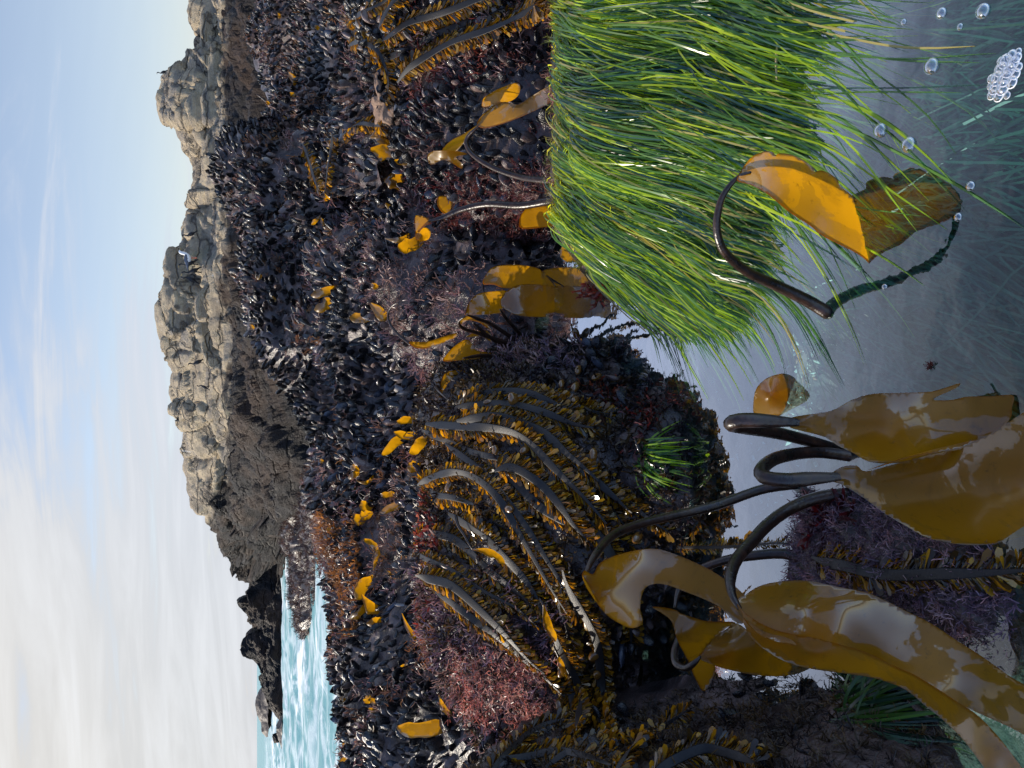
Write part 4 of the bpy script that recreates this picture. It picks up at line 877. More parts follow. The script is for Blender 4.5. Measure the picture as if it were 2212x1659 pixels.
one('small tan blade at the very crest of the left ledge', [(738, 1204, 752, 1213, 14)], (), .06)
one('broad amber kelp blade curled over pale next to the black mussels', [(808, 1242, 770, 1296, 28, .1), (782, 1285, 834, 1320, 26, .2)], (), .08)
one('amber blade split at its tip below the curled pale kelp', [(800, 1296, 755, 1338, 18, -.1)], (), .07)
one('grey sheened blade lying flat on the mussels of the left ledge', [(792, 1347, 832, 1343, 24)], (), .06)
one('tiny yellow blade with a pointed end on the left ledge', [(836, 1232, 848, 1246, 7)], (), .06)
one('thin yellow blade on a straight thread beside the red weed', [(885, 1433, 864, 1440, 6)], [([(912, 1426), (885, 1433)], .0025)], .07)
one('large amber kelp blade with a pale patch, far left of the ledge', [(990, 1561, 857, 1575, 40, -.04)], (), .09)
one('narrow folded amber blade dangling beside the large far left blade', [(948, 1503, 978, 1549, 13, .1)], [([(958, 1455), (946, 1480), (948, 1503)], .003)], .08)
one('pale strap of kelp arching over the top of the red weed', [(868, 1325, 932, 1400, 12, .12), (895, 1377, 910, 1352, 16)], [([(924, 1295), (890, 1304), (872, 1322)], .004)], .08)
one('orange kelp blade at the left frame edge of the ledge crest', [(752, 1668, 741, 1636, 24)], (), .06)
one('frilly amber blades in a small tuft on the left ledge', [(800, 1500, 790, 1520, 16), (800, 1508, 812, 1522, 14), (796, 1530, 812, 1538, 10)], (), .06)
for x, y, x1, y1, w_ in ((744, 1505, 738, 1514, 13), (746, 1606, 740, 1614, 10), (700, 1000, 690, 993, 10), (770, 1060, 758, 1050, 8), (724, 1244, 716, 1236, 8), (716, 1140, 706, 1146, 9)):
    one('little amber blade standing up along the crest of the left ledge', [(x, y, x1, y1, w_)], (), .05, 'little blades along the ledge crest')
one('bundle of amber and pale blades at the top of the kelp boulder', [(930, 916, 856, 912, 17, .1), (914, 930, 825, 985, 22, .1), (926, 938, 886, 982, 24), (930, 925, 850, 935, 18, -.15)], [([(936, 950), (915, 944), (880, 945), (862, 940)], .005)], .10)
one('short amber blade just left of the bundle at the boulder top', [(912, 1002, 880, 1014, 24)], [([(912, 1002), (930, 1000), (955, 1012)], .004)], .08)
one('bright amber blade lying across the mussels above the boulder', [(868, 1068, 822, 1070, 14)], (), .06)
one('grey arched blade over the mussels above the boulder', [(896, 1096, 822, 1108, 18, .12)], (), .07)
k = one('yellow blade on a thin dark stalk lying over the dark straps', [(1021, 1187, 1092, 1220, 17, -.12)], [([(984, 1113), (990, 1135), (1003, 1155), (1012, 1172), (1021, 1187)], .0055)], .09)
one('bright yellow torn blade caught between fringed straps', [(1174, 1307, 1201, 1386, 19, .06)], (), .07)
one('small yellow blade below the torn yellow one', [(1206, 1416, 1220, 1462, 14)], (), .07)
one('crumpled bluish kelp blade on the mussels below the fringed kelp', [(800, 297, 838, 283, 24), (812, 300, 850, 318, 20)], (), .08)
one('domed amber kelp blade with a dark stalk across it', [(800, 322, 856, 336, 36)], [([(806, 322), (835, 322), (860, 326)], .006)], .10)
one('kelp blade half tan half amber over the little puddle', [(830, 390, 872, 392, 38)], [([(862, 352), (882, 362), (890, 380), (885, 405)], .006)], .10)
one('slim amber blade above the little puddle', [(852, 346, 880, 354, 13)], (), .09)
one('orange scrap of weed at the edge of the little puddle', [(898, 396, 916, 386, 15)], (), .06)
one('slim yellow blade pointing upward from the knoll', [(854, 477, 832, 438, 10, .08)], [([(866, 500), (854, 477)], .0025)], .07)
one('yellow blade arched in a hook at the top of the knoll', [(832, 515, 892, 504, 13, .15)], [([(833, 514), (836, 530), (847, 566)], .0035)], .07)
one('slate sheened blade lying at the top of the knoll', [(920, 517, 860, 538, 32)], (), .06)
one('yellow green blade on the side of the big boulder', [(692, 466, 673, 486, 10), (694, 470, 700, 488, 8)], (), .06)
one('amber blade with a pale curl on the boulder above the knoll', [(818, 684, 755, 688, 22), (800, 655, 836, 692, 24)], (), .08)
one('dark red brown weed flap glistening on the big boulder', [(742, 617, 672, 640, 20), (736, 640, 680, 672, 24)], (), .07)
one('orange blade scrap between the knoll and the big boulder', [(802, 612, 816, 624, 13)], (), .06)
for x, y, x1, y1, w_ in ((624, 156, 643, 186, 16), (626, 200, 638, 208, 10), (680, 54, 690, 64, 9), (574, 218, 582, 226, 7), (600, 28, 606, 40, 8), (664, 120, 672, 134, 8), (612, 250, 620, 262, 8), (690, 118, 700, 128, 9)):
    one('scrap of orange kelp among the mussels of the right bench', [(x, y, x1, y1, w_)], (), .08, 'orange scraps on the right bench')
for x, y, x1, y1, w_ in ((548, 562, 536, 580, 12), (566, 590, 556, 604, 10), (540, 700, 548, 712, 9), (588, 640, 596, 652, 8)):
    one('scrap of orange kelp on the crest of the big boulder', [(x, y, x1, y1, w_)], (), .06, 'orange scraps on the boulder crest')
# ------------------------------------------------------------------ feather boa kelp
M_STRAP = m_plain('strap_rib', (.010, .010, .011), .5, .35, 0, 420, .0015)
M_FRINGE = m_leaf('strap_fringe', .46, .22, .6, (2.2, 1.7, .6), .3)
M_FLOAT = m_plain('float_skin', (.13, .06, .012), .18, .6, .5, 60)
FV = np.array([(-.02, 0, 0), (.02, 0, 0), (-.07, .02, .35), (.07, .02, .35), (-.17, .05, .7), (.17, .05, .7), (-.10, .03, .95), (.10, .03, .95)]); FF_ = np.array([(0, 1, 3, 2), (2, 3, 5, 4), (4, 5, 7, 6)]); FW = np.array([.8, .8, .9, .9, 1.1, 1.1, 1.15, 1.15])
FCOL = np.array([(.26, .13, .008), (.14, .07, .009), (.05, .03, .009), (.34, .20, .012), (.03, .022, .010)])
STRANDS = []
def strand(label, pts, width=.016, off=.02, leafL=.020, gap=.0034, group=None, dflt=1.6, water=False, zlev=.004, pts3=None, sides=(1, -1)):
    if pts3 is None:
        q = catmull(np.array(pts, float), 18); p3, nn = [], []
        for x, y in q:
            if water: h, n = PZ(x, y, zlev), Vector((0, 0, 1))
            else: h, n = hit(x, y, dflt)
            p3.append(tuple(h)); nn.append(tuple(n))
        p3 = np.array(p3); nn = nrm(np.array(nn)*np.sign((np.array(nn)*np.array([0, -.6, .8])).sum(1, keepdims=True)+1e-9))
        for _ in range(3):
            p3[1:-1] = p3[1:-1]*.5+(p3[:-2]+p3[2:])*.25; nn[1:-1] = nn[1:-1]*.5+(nn[:-2]+nn[2:])*.25
        nn = nrm(nn*.7+np.array([0, -.35, .45])); p3 = p3+nn*off
    else: p3 = np.array(pts3); nn = np.tile([[0, -.4, .9]], (len(p3), 1))
    root_ = empty('feather_boa_kelp', Vector(p3[0]), label, 'kelp', group)
    n = 46; c, L = arc_resample(p3, n); N0 = np.stack([np.interp(np.linspace(0, 1, n), np.linspace(0, 1, len(nn)), nn[:, k]) for k in range(3)], 1)
    T_ = nrm(np.gradient(c, axis=0)); tw = 1.0*np.array([noise.noise(Vector((c[i][0]*9, c[i][1]*9, len(STRANDS)*1.3))) for i in range(n)])
    Sd = nrm(np.cross(T_, N0)); Nn = nrm(np.cross(Sd, T_)); S2 = Sd*np.cos(tw)[:, None]+Nn*np.sin(tw)[:, None]; N2 = nrm(np.cross(S2, T_))
    wv = width*np.interp(np.linspace(0, 1, n), [0, .12, .7, 1], [.3, 1, .9, .15]); a = np.linspace(0, 2*np.pi, 10, endpoint=False)
    V = c[:, None]+(wv/2)[:, None, None]*(np.cos(a)[None, :, None]*S2[:, None]+  .09*np.sin(a)[None, :, None]*N2[:, None])
    mk('strap', V.reshape(-1, 3), grid_faces(n, 10, True), M_STRAP, parent=root_)
    m = int(L/gap); tq = np.linspace(.03, .99, m); P_, A_, C_, X_ = [], [], [], []
    for sgn in sides:
        for rep in range(3):
            f = np.clip(tq+RNG.normal(0, .004, m), 0, 1)*(n-1); i = np.minimum(f.astype(int), n-2); fr = (f-i)[:, None]
            cc = c[i]*(1-fr)+c[i+1]*fr; ss = S2[i]; ww = wv[i][:, None]
            P_.append(cc+ss*sgn*ww*.46); d = nrm(ss*sgn*1.0+T_[i]*RNG.uniform(.0, .9, (m, 1))+np.array([0, -.05, -.6])+N2[i]*RNG.uniform(-.7, .25, (m, 1))+RNG.normal(0, .22, (m, 3))); A_.append(d)
            C_.append(FCOL[RNG.integers(0, 5, m)]*RNG.uniform(.7, 1.2, (m, 1))); X_.append(np.cross(d, T_[i]))
    Pp, Aa, Cc = np.vstack(P_), np.vstack(A_), np.vstack(C_); nl = len(Pp)
    v, f, cl = merge([(FV, FF_, FW)], np.zeros(nl, int), rand_rot(Aa, RNG.uniform(0, 6.28, nl)), leafL*RNG.uniform(.45, 1.35, nl), Pp, Cc)
    fr_ = mk('fringe', v, [np.vstack([x.reshape(-1, 4) for x in f])], M_FRINGE, cl, parent=root_)
    STRANDS.append((root_, c, N2)); return root_
def floats(lst):
    for x, y, s in lst:
        h, n = hit(x, y, 1.6); best = None
        for rt, c, N in STRANDS:
            X, Y, dep = proj(c); d = np.hypot(X-x, Y-y); j = d.argmin()
            if best is None or d[j] < best[0]: best = (d[j], rt, c[j])
        p = P(x, y, max(.6, h.y-.028)); L = 1.25*s/1661*(p-CAM).length; R = rand_rot(RNG.normal(0, 1, (1, 3))*np.array([[1, .4, .8]]), np.array([RNG.uniform(0, 6)]))[0]
        tt = np.linspace(0, np.pi, 10); a = np.linspace(0, 2*np.pi, 10, endpoint=False)
        E = np.stack([np.outer(np.sin(tt), np.cos(a))*.58, np.outer(np.sin(tt), np.sin(a))*.58, np.outer(np.cos(tt), np.ones(10))], -1).reshape(-1, 3)*L/2
        mk('float_bladder', E@R.T+np.array(p), grid_faces(10, 10, True), M_FLOAT, parent=best[1])
CS = [
 ('strap arching along the right shoulder of the kelp boulder', [(994, 876), (1048, 855), (1097, 849), (1161, 858), (1210, 881), (1252, 900)]),
 ('strap running just under the right shoulder of the kelp boulder', [(1004, 880), (1065, 876), (1129, 874), (1193, 894), (1252, 923), (1290, 936)]),
 ('longest dark strap curving down the middle of the kelp boulder', [(945, 914), (1032, 919), (1097, 929), (1145, 948), (1177, 974), (1226, 1013), (1268, 1058), (1300, 1097), (1319, 1129)]),
 ('strap twisting to show its thin edge near the boulder top', [(926, 929), (968, 945), (1003, 965), (1048, 981), (1113, 998), (1171, 1016)]),
 ('pale looped strap bowing out from the boulder crest and sweeping down', [(926, 1044), (952, 1032), (984, 1021), (1023, 1023), (1061, 1036), (1097, 1071), (1123, 1113), (1145, 1161), (1177, 1203), (1210, 1258), (1242, 1313)]),
 ('short pale strap below the looped one at the boulder crest', [(926, 1048), (952, 1068), (1000, 1074), (1042, 1089)]),
 ('broad dark strap falling from the left shoulder of the boulder', [(905, 1185), (929, 1204), (968, 1218), (1016, 1243), (1068, 1277), (1113, 1296), (1145, 1313), (1171, 1342)]),
 ('dark strap below the broad left one', [(925, 1236), (950, 1248), (984, 1250), (1016, 1268), (1055, 1307), (1097, 1342), (1132, 1381), (1171, 1420), (1193, 1445)]),
 ('strap hanging straight down the left half of the boulder', [(1160, 1180), (1187, 1223), (1219, 1287), (1239, 1387), (1242, 1497), (1242, 1587)]),
 ('dark strap hanging lowest on the left by the water', [(1235, 1220), (1248, 1265), (1284, 1336), (1300, 1387), (1306, 1449), (1306, 1529), (1300, 1590)]),
 ('narrow grey strap crossing the middle of the boulder', [(1100, 1020), (1145, 1061), (1177, 1097), (1226, 1123), (1274, 1148), (1300, 1160)]),
 ('strap reaching furthest toward the pool at the right', [(1190, 960), (1248, 994), (1290, 1029), (1339, 1071), (1380, 1103)]),
 ('strap under the narrow grey one', [(1090, 1010), (1139, 1013), (1187, 1048), (1226, 1090), (1255, 1132), (1287, 1164)]),
 ('amber fringed strap in the shadow between looped and broad straps', [(984, 1106), (1048, 1145), (1097, 1193), (1145, 1242), (1165, 1274), (1190, 1330)]),
 ('amber fringed strap at the lower left of the boulder', [(960, 1270), (990, 1291), (1032, 1326), (1081, 1358), (1123, 1387), (1161, 1426), (1187, 1452), (1226, 1497)]),
 ('strap from the left crest hidden under the others', [(910, 1160), (960, 1150), (1010, 1170), (1060, 1225), (1110, 1262), (1160, 1310), (1200, 1370), (1225, 1440)]),
 ('strap buried in fringe near the middle of the boulder', [(980, 960), (1040, 1000), (1090, 1040), (1140, 1110), (1180, 1170), (1220, 1230), (1262, 1320)]),
 ('strap in the dark hollow beneath the shoulder straps', [(1010, 905), (1080, 905), (1150, 922), (1210, 955), (1265, 1000), (1310, 1040)]),
 ('strap trailing down to the foot of the boulder in shade', [(1180, 1030), (1240, 1090), (1300, 1150), (1340, 1220), (1360, 1290), (1365, 1370)]),
 ('strap hanging by the lower left corner near the ripples', [(1200, 1330), (1230, 1400), (1265, 1470), (1270, 1540), (1268, 1600)]),
]
for i, (l, p) in enumerate(CS): strand('feather boa kelp '+l, p, RNG.uniform(.014, .021), .016+.02*((i*7) % 5)/4, RNG.uniform(.015, .022))
for i in range(14):
    l, p = CS[(i*3+1) % len(CS)]; dx, dy = RNG.uniform(5, 45), RNG.uniform(-45, 60)
    q = [(x+dx*(.3+s/len(p))*1.6, y+dy*(.3+s/len(p))) for s, (x, y) in enumerate(p)]
    strand('feather boa kelp strap half buried beneath the others on the kelp boulder', q, RNG.uniform(.010, .016), .004+.01*RNG.random(), RNG.uniform(.015, .022), group='buried straps on the kelp boulder')
# upper right clump
RS = [
 ('long dark strap sweeping toward the surfgrass at the upper right', [(843, 191), (865, 169), (876, 147), (904, 131), (944, 112), (985, 87), (1026, 68), (1094, 44), (1176, 16), (1215, 0), (1240, -20)]),
 ('strap above the long one in the upper right clump', [(843, 95), (863, 79), (890, 57), (931, 49), (985, 33), (1040, 16), (1081, 0), (1120, -15)]),
 ('short strap at the top frame edge of the upper right clump', [(854, 65), (876, 33), (904, 0), (920, -25)]),
 ('short strap at the far end of the upper right clump', [(770, 160), (786, 134), (814, 117), (835, 105)]),
 ('strap lying over the crest of the upper right rock', [(772, 48), (811, 33), (846, 16), (880, -5)]),
 ('pale strap on the near side of the upper right clump', [(890, 180), (912, 155), (928, 142), (970, 120), (1030, 95), (1090, 75), (1150, 50), (1200, 25)]),
 ('hidden strap filling the middle of the upper right clump', [(800, 130), (840, 130), (880, 110), (930, 85), (990, 60), (1060, 35), (1140, 10), (1190, -10)]),
 ('strap with dense fringe at the left end of the upper right clump', [(770, 100), (800, 90), (830, 110), (850, 140), (860, 190), (850, 225)])]
for i, (l, p) in enumerate(RS): strand('feather boa kelp '+l, p, .019, .015+.02*(i % 3), .024, .0044, dflt=2.0)
MS = [('dark strap lying in the gap between bench and boulder', [(759, 300), (789, 281), (827, 273), (850, 268)]), ('amber strand across the mussels of the boulder flank', [(740, 290), (736, 330), (728, 370), (722, 420)]), ('slimmer amber strand beside the one on the boulder flank', [(672, 312), (690, 350), (702, 390), (722, 432)])]
for l, p in MS: strand('feather boa kelp '+l, p, .016, .05, .028, .006, dflt=3.1)
# lower left corner clump
LS = [('strap at the bottom left frame edge, uppermost', [(1065, 1672), (1113, 1620), (1145, 1592), (1194, 1566), (1230, 1560)]), ('strap at the bottom left frame edge over the ripples', [(1340, 1690), (1364, 1655), (1387, 1613), (1419, 1578), (1460, 1556), (1500, 1540)]), ('strap at the bottom left frame edge between the two others', [(1180, 1670), (1230, 1630), (1290, 1610), (1350, 1600), (1400, 1612)]), ('strap on the left frame edge nearest the corner', [(1420, 1690), (1480, 1650), (1540, 1630), (1600, 1640), (1660, 1665)]), ('strap along the left frame edge, amber fringed', [(1090, 1640), (1150, 1640), (1210, 1625), (1280, 1640), (1330, 1660)])]
for i, (l, p) in enumerate(LS): strand('feather boa kelp '+l, p, .013, .012+.01*(i % 2), .019, .0040, dflt=1.2)
strand('feather boa kelp trailing along the bottom over the pink rock', [(1762, 1203), (1800, 1214), (1843, 1223), (1928, 1238), (2040, 1235), (2130, 1232), (2240, 1226)], .014, .012, .018, .0045)
strand('feather boa kelp floating as a thin fringed line across the pool', [(1380, 1190), (1430, 1184), (1480, 1182), (1534, 1183), (1590, 1180), (1650, 1176), (1700, 1170), (1760, 1200)], .005, 0, .012, .0045, water=True, zlev=.002)
floats([(1110, 865, 34), (1055, 868, 18), (1039, 899, 22), (1042, 942, 24), (1071, 974, 22), (1060, 961, 15), (1135, 971, 24), (1032, 1018, 27), (971, 1050, 24), (1202, 1077, 27), (1100, 1100, 30), (1203, 936, 27), (1242, 837, 24), (1243, 863, 22), (1281, 984, 27), (1213, 829, 18), (1377, 1161, 28), (1035, 1332, 24), (1287, 1413, 30), (1290, 1458, 26), (1210, 1526, 26), (1213, 1452, 24), (1244, 720, 22), (1284, 738, 24), (1289, 814, 22), (1249, 799, 20)])
# ------------------------------------------------------------------ birds on the headland
HB = BVHTree.FromPolygons([tuple(p) for p in HV], [tuple(int(i) for i in q) for q in grid_faces(len(HV)//HNU, HNU)])
M_BLACK = m_plain('bird_black', (.014, .015, .018), .5, .3); M_WHITE = m_plain('bird_white', (.78, .78, .76), .6, .3); M_GREYB = m_plain('gull_grey', (.10, .115, .15), .6, .3); M_PINKLEG = m_plain('gull_leg', (.5, .16, .10), .5); M_BEAK = m_plain('bird_beak', (.45, .32, .10), .5); M_BELLY = m_plain('bird_belly', (.33, .31, .29), .7)
def bird(kind, X, Y, px, face, label, upright=1.0):
    v = ray(X, Y); h = HB.ray_cast(CAM, v.normalized(), 80)
    p = h[0] if h[0] is not None else P(X, Y, 26.4)
    p = p-v.normalized()*.12
    s = px/1661*(p-CAM).length                       # standing height in metres
    o = empty(kind, p, label, 'bird'); f = np.array([math.cos(face), math.sin(face), 0]); z = np.array([0, 0, 1.]); b = np.array(p)
    def pt(a, c): return b+s*(f*a+z*c)
    up = np.array([-f[1], f[0], 0])
    if kind == 'cormorant':
        q = [pt(-.20, .10), pt(-.13, .24), pt(-.03, .42), pt(.06, .58), pt(.07, .70), pt(.03, .82), pt(.06, .92), pt(.12, .95)]; r = [.02, .08, .135, .115, .06, .04, .05, .03]
        V, a, t3, *_ = tube(q, [x*s for x in r], 10, 26, 1, up); mk('body', V, [a, t3], M_BLACK, parent=o)
        V, a, t3, *_ = tube([pt(.10, .95), pt(.18, .96), pt(.25, .945)], [.022*s, .012*s, .005*s], 6, 5, 1, up); mk('beak', V, [a, t3], M_BEAK, parent=o)
        V, a, t3, *_ = tube([pt(-.14, .22), pt(-.24, .06), pt(-.28, -.02)], [.05*s, .045*s, .03*s], 6, 6, .35, up); mk('tail', V, [a, t3], M_BLACK, parent=o)
        lm = M_BLACK
    else:
        q = [pt(-.62, .46), pt(-.40, .46), pt(-.1, .42), pt(.14, .48), pt(.24, .66), pt(.28, .84), pt(.37, .90), pt(.43, .88)]; r = [.02, .10, .20, .18, .11, .10, .095, .04]
        V, a, t3, *_ = tube(q, [x*s for x in r], 10, 26, 1, up); mk('body', V, [a, t3], M_WHITE, parent=o)
        for sg in (1, -1):
            w_ = np.array(up)*sg*.12*s
            V, a, t3, *_ = tube([pt(.12, .56)+w_, pt(-.12, .54)+w_*1.3, pt(-.45, .47)+w_*.9, pt(-.78, .44)+w_*.3], [.05*s, .12*s, .09*s, .015*s], 8, 14, .45, up); mk('wing', V, [a, t3], M_GREYB, parent=o)
        V, a, t3, *_ = tube([pt(.41, .88), pt(.52, .86), pt(.58, .83)], [.035*s, .025*s, .008*s], 6, 5, 1, up); mk('beak', V, [a, t3], M_BEAK, parent=o)
        lm = M_PINKLEG
    for sg in (1, -1):
        w_ = np.array(up)*sg*.06*s
        V, a, t3, *_ = tube([pt(-.02, .30)+w_, pt(0, .12)+w_, pt(.0, -.03)+w_], [.022*s, .018*s, .02*s], 6, 6, 1, f); mk('leg', V, [a, t3], lm, parent=o)
bird('cormorant', 362, 158, 19, math.pi*.9, 'lone dark cormorant on top of the square rock stack')
bird('gull', 424, 557, 34, math.radians(15), 'white gull with grey wings and pink legs on the ledge')
bird('cormorant', 426, 508, 29, math.radians(170), 'dark cormorant furthest right on the ledge, right of the gull')
bird('cormorant', 427, 571, 36, math.radians(190), 'upright black cormorant right beside the gull')
bird('cormorant', 434, 588, 37, math.radians(160), 'cormorant bowed forward, second to the left of the gull')
bird('cormorant', 430, 603, 35, math.radians(20), 'cormorant at the left end of the ledge flock')
bird('cormorant', 441, 784, 31, math.radians(175), 'slim cormorant alone on a lower block left of the tall dome')
bird('cormorant', 452, 835, 24, math.radians(10), 'small cormorant furthest left, low against the blocks')
# ------------------------------------------------------------------ boulders proud of the headland
def blob(c, r, seed, n=26, m=36, amp=.20, flat=(1, 1, 1)):
    tt = np.linspace(0.02, np.pi-.02, n); a = np.linspace(0, 2*np.pi, m, endpoint=False)
    E = np.stack([np.outer(np.sin(tt), np.cos(a)), np.outer(np.sin(tt), np.sin(a)), np.outer(np.cos(tt), np.ones(m))], -1).reshape(-1, 3)
    E = np.sign(E)*np.abs(E)**.62; E = E/np.abs(E).max()
    d = np.array([1+amp*noise.fractal(Vector(p)*1.1+Vector((seed, 0, 0)), .9, 2, 4) for p in E])
    return c+E*d[:, None]*np.array(r)*np.array(flat), grid_faces(n, m, True)
def boulder(X, Y, wx, wy, lab, seed):
    v = ray(X, Y); h = HB.ray_cast(CAM, v.normalized(), 80); p = h[0] if h[0] is not None else P(X, Y, 25)
    L = (p-CAM).length/1661; r = (wy*L/2, min(wx, wy)*L*.45, wx*L/2)
    V, Fq = blob(np.array(p)+np.array([0, r[1]*.80, 0]), r, seed); o = mk('boulder', V, Fq, M_HEAD); tag(o, lab, 'boulder')
for i, (X, Y, wx, wy, lab) in enumerate([
 (400, 690, 70, 62, 'biggest rounded block of the headland, under its highest dome'), (392, 650, 36, 48, 'rounded block between the flock ledge and the highest dome'), (440, 662, 34, 60, 'sloping slab below the flock ledge'),
 (420, 625, 44, 16, 'pale standing block left of the flock'), (452, 745, 34, 44, 'grey rounded block low beside the slim cormorant'), (430, 745, 30, 34, 'bluish block above the grey rounded one'),
 (468, 775, 50, 40, 'pale tongue of rock at the tide line'), (455, 60, 36, 60, 'overhanging block at the right frame edge'), (475, 150, 40, 110, 'long low block under the green ledge'), (470, 320, 40, 90, 'long pale block right of the flock')]):
    boulder(X, Y, wx, wy, lab, i*3.7)
# ------------------------------------------------------------------ bubbles and drift
M_BUB = m_bubble()
def dome(c, r, n=9, m=18):
    tt = np.linspace(0.0, np.pi*.56, n); a = np.linspace(0, 2*np.pi, m, endpoint=False)
    return c+np.stack([np.outer(np.sin(tt), np.cos(a)), np.outer(np.sin(tt), np.sin(a)), np.outer(np.cos(tt), np.ones(m))*.8], -1).reshape(-1, 3)*r
M_FOAMRIM = m_plain('foam_rim', (.75, .8, .85), .3, .6)
for X, Y, r, lab in ((1952, 48, 6, 'tiny bubble nearest the grass tips at the top right'), (2034, 29, 10, 'bubble between two others at the right frame side'), (2124, 24, 13, 'bubble nearest the right lower corner'), (2074, 58, 6, 'tiny bubble among three near the corner'), (2013, 143, 15, 'big clear bubble to the right of the foam raft'), (1902, 282, 14, 'clear bubble near the grass tips, the farther of a pair'), (1963, 313, 15, 'dark ringed bubble, the nearer of a pair'), (2097, 402, 9, 'bubble at the tip of the reflected orange blade'), (2070, 469, 8, 'small bubble on the edge of the dark reflection'), (1911, 620, 6, 'small bubble by the reflected stalk')):
    p = PZ(X, Y, 0); R = r/1661*(p-CAM).length
    o = mk('bubble', dome(np.array(p), R), grid_faces(9, 18, True), M_BUB); tag(o, lab, 'bubble')
k = empty('foam_raft', PZ(2170, 168, 0), 'raft of foam bubbles clinging together at the bottom right corner', 'foam')
for X, Y, r in ((2143, 205, 8), (2158, 208, 9), (2150, 190, 11), (2140, 186, 6), (2167, 190, 12), (2154, 170, 12), (2172, 170, 13), (2142, 170, 7), (2186, 178, 10), (2164, 150, 12), (2180, 152, 12), (2194, 160, 9), (2173, 133, 12), (2190, 136, 11), (2201, 145, 7), (2186, 120, 9), (2198, 124, 8), (2163, 132, 7), (2200, 112, 6), (2176, 206, 6)):
    p = PZ(X, Y, 0); R = r/1661*(p-CAM).length
    mk('bubble', dome(np.array(p), R*1.05), grid_faces(9, 18, True), M_BUB, parent=k)
    a = np.linspace(0, 2*np.pi, 17); V, q, t3, *_ = tube([tuple(np.array(p)+R*np.array([math.cos(x), math.sin(x), .12])) for x in a], [R*.11]*2, 5, 34, 1, (0, 0, 1), False)
    mk('bubble_rim', V, [q], M_FOAMRIM, parent=k)
M_STRAW = m_plain('straw', (.42, .33, .17), .6, .3)
for a, b, lab in (((1706, 104), (1703, 190), 'long straw stem lying across the surfgrass'), ((1738, 28), (1741, 50), 'short straw stem on the surfgrass at the top edge')):
    ha = R1T.ray_cast(CAM, ray(*a).normalized(), 5)[0] or PZ(*a, 0); hb = R1T.ray_cast(CAM, ray(*b).normalized(), 5)[0] or PZ(*b, 0)
    u = Vector((0, -.02, .035)); V, q, t3, *_ = tube([tuple(ha+u), tuple((ha+hb)/2+u*1.1), tuple(hb+u)], [.0016, .0018, .0014], 6, 8); tag(mk('straw_stem', V, [q, t3], M_STRAW), lab, 'straw')
def tuft(name, lab, X, Y, n, spread, size, cols, tp, down=.2, cat='seaweed'):
    pts = []
    for i in range(n):
        h, nn = hit(X+RNG.normal(0, spread), Y+RNG.normal(0, spread)); pts.append((h, nn))
    p = np.array([tuple(h) for h, _ in pts]); ax = nrm(np.array([tuple(q) for _, q in pts])+RNG.normal(0, .5, (n, 3))+np.array([0, -.3, -down])); c = np.array(cols)[RNG.integers(0, len(cols), n)]*RNG.uniform(.6, 1.4, (n, 1))
    v, f, cl = merge(tp, RNG.integers(0, len(tp), n), rand_rot(ax, RNG.uniform(0, 6, n)), size*RNG.uniform(.6, 1.2, n), p, c)
    return tag(mk(name, v, [np.vstack([x.reshape(-1, 4) for x in f])], M_RED, cl), lab, cat)
tuft('red_alga', 'dark red branching weed hanging over the pool edge of the boulder', 1310, 870, 26, 16, .045, [(.10, .02, .012), (.16, .04, .02), (.05, .02, .015)], TW)
tuft('red_alga', 'crimson weed tuft beside the small green grass clump', 1385, 895, 24, 16, .04, [(.22, .03, .02), (.12, .03, .025), (.16, .07, .08)], TW)
tuft('red_alga', 'dark forked weed poking out toward the still pool', 1440, 880, 14, 10, .05, [(.05, .014, .01), (.12, .02, .015)], HT, .0)
tuft('red_alga', 'scarlet weed at the upper tip of the pink rock', 1770, 1110, 22, 15, .035, [(.13, .012, .014), (.08, .01, .014)], TW, 0)
tuft('red_alga', 'rust red weed at the inlet corner by the grass', 1295, 625, 30, 9, .04, [(.28, .06, .03), (.18, .04, .03)], TW)
tuft('orange_alga', 'spiky orange weed tuft on the crest above the red mat', 925, 1375, 26, 4, .07, [(.22, .085, .02), (.26, .12, .03)], HT, -.4)
tuft('orange_alga', 'orange weed tuft at the top of the boulder near the looped strap', 915, 1060, 26, 4, .06, [(.20, .065, .025), (.22, .10, .04)], TW, -.4)
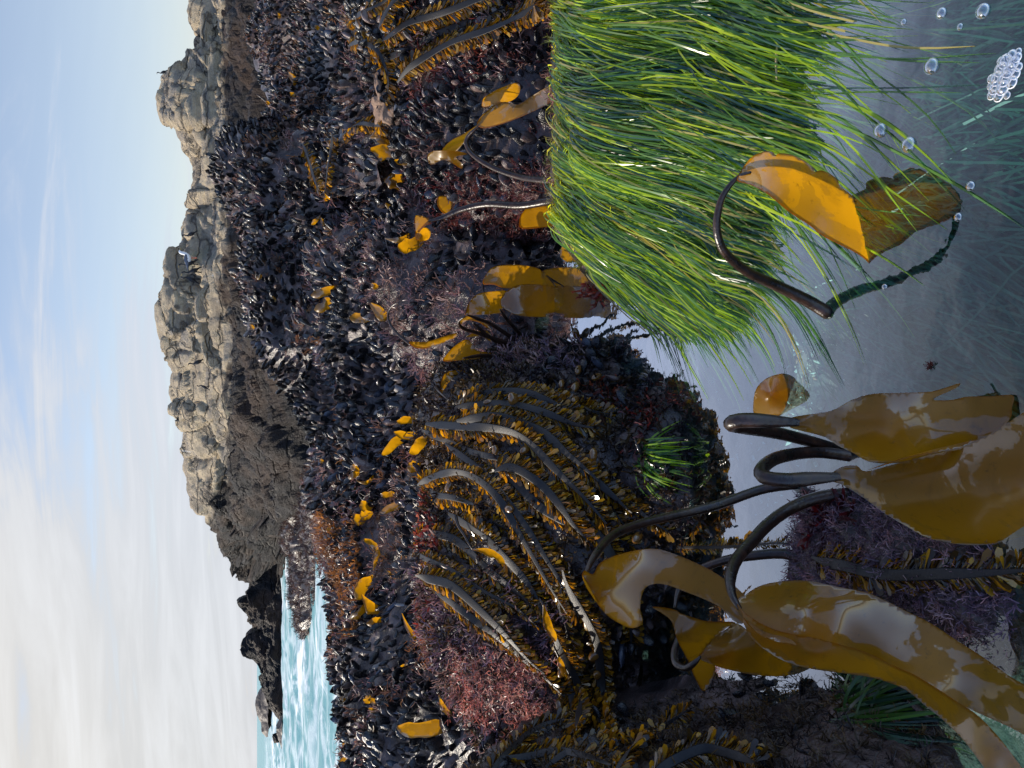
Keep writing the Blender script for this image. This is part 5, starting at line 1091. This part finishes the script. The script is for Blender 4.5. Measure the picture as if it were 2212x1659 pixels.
for X, Y, lab in ((2010, 790, 'scrap of dark red weed adrift in the open pool'), (1446, 695, 'tiny red weed scrap afloat near the grass edge'), (1422, 712, 'smallest red weed scrap afloat by the inlet')):
    p = np.array([tuple(PZ(X+RNG.normal(0, 5), Y+RNG.normal(0, 6), .001)) for _ in range(5)]); v, f, cl = merge(TW, np.zeros(5, int), rand_rot(RNG.normal(0, 1, (5, 3))*[1, 1, .3], RNG.uniform(0, 6, 5)), np.full(5, .0065), p, np.tile([[.10, .02, .015]], (5, 1)))
    tag(mk('weed_scrap', v, [np.vstack([x.reshape(-1, 4) for x in f])], M_RED, cl), lab, 'seaweed')
# pale shell grit on the pool floor
def grit():
    V, Fq, C, off = [], [], [], 0
    for i in range(1500):
        if RNG.random() < .75: X, Y = RNG.uniform(1290, 1760), RNG.uniform(640, 1180)
        else: X, Y = RNG.uniform(1700, 2212), RNG.uniform(600, 1250)
        q = PZ(X, Y, -.11); x, y = q.x, q.y; zf = float(FLV[np.argmin((FLV[:, 0]-x)**2+(FLV[:, 1]-y)**2), 2])+.006
        n = RNG.integers(3, 5)+1; a = np.sort(RNG.uniform(0, 6.28, 4)); r = .0022+.006*RNG.random()**3; tl = RNG.normal(0, .35, 2)
        top = np.stack([x+r*np.cos(a)*RNG.uniform(.5, 1.2), y+r*np.sin(a), zf+.002+r*(tl[0]*np.cos(a)+tl[1]*np.sin(a))], 1); V.append(top); V.append(top-[0, 0, .0015])
        Fq += [[off, off+1, off+2, off+3], [off+7, off+6, off+5, off+4]]+[[off+j, off+4+j, off+4+(j+1) % 4, off+(j+1) % 4] for j in range(4)]
        c = np.array([(.7, .72, .72), (.5, .42, .36), (.42, .2, .12), (.75, .75, .7)])[RNG.integers(0, 4)]; C.append(np.tile(c, (8, 1))); off += 8
    return tag(mk('shell_grit', np.vstack(V), [np.array(Fq)], m_vcol('shell_grit', .5), np.vstack(C), smooth=False), 'pale shell fragments strewn over the pool floor', 'shell grit', kind='stuff')
grit()
V, Fq = blob(np.array(hit(835, 208, 2.3)[0]), (.075, .05, .035), 4.4, amp=.5); tag(mk('sponge', V, Fq, m_plain('sponge', (.20, .13, .09), .7, .3, bs=90, bd=.02)), 'pale tan crusted hump below the fringed kelp clump', 'sponge')

V, Fq = blob(np.array(PZ(2165, 720, -.105)), (.075, .06, .050), 8.1, 34, 50, .35)
tag(mk('submerged_stone', V, Fq, m_plain('submerged_stone', (.17, .135, .09), .8, .2, bs=38, bd=.012)), 'mottled tan stone lying under water at the near edge of the pool', 'stone')
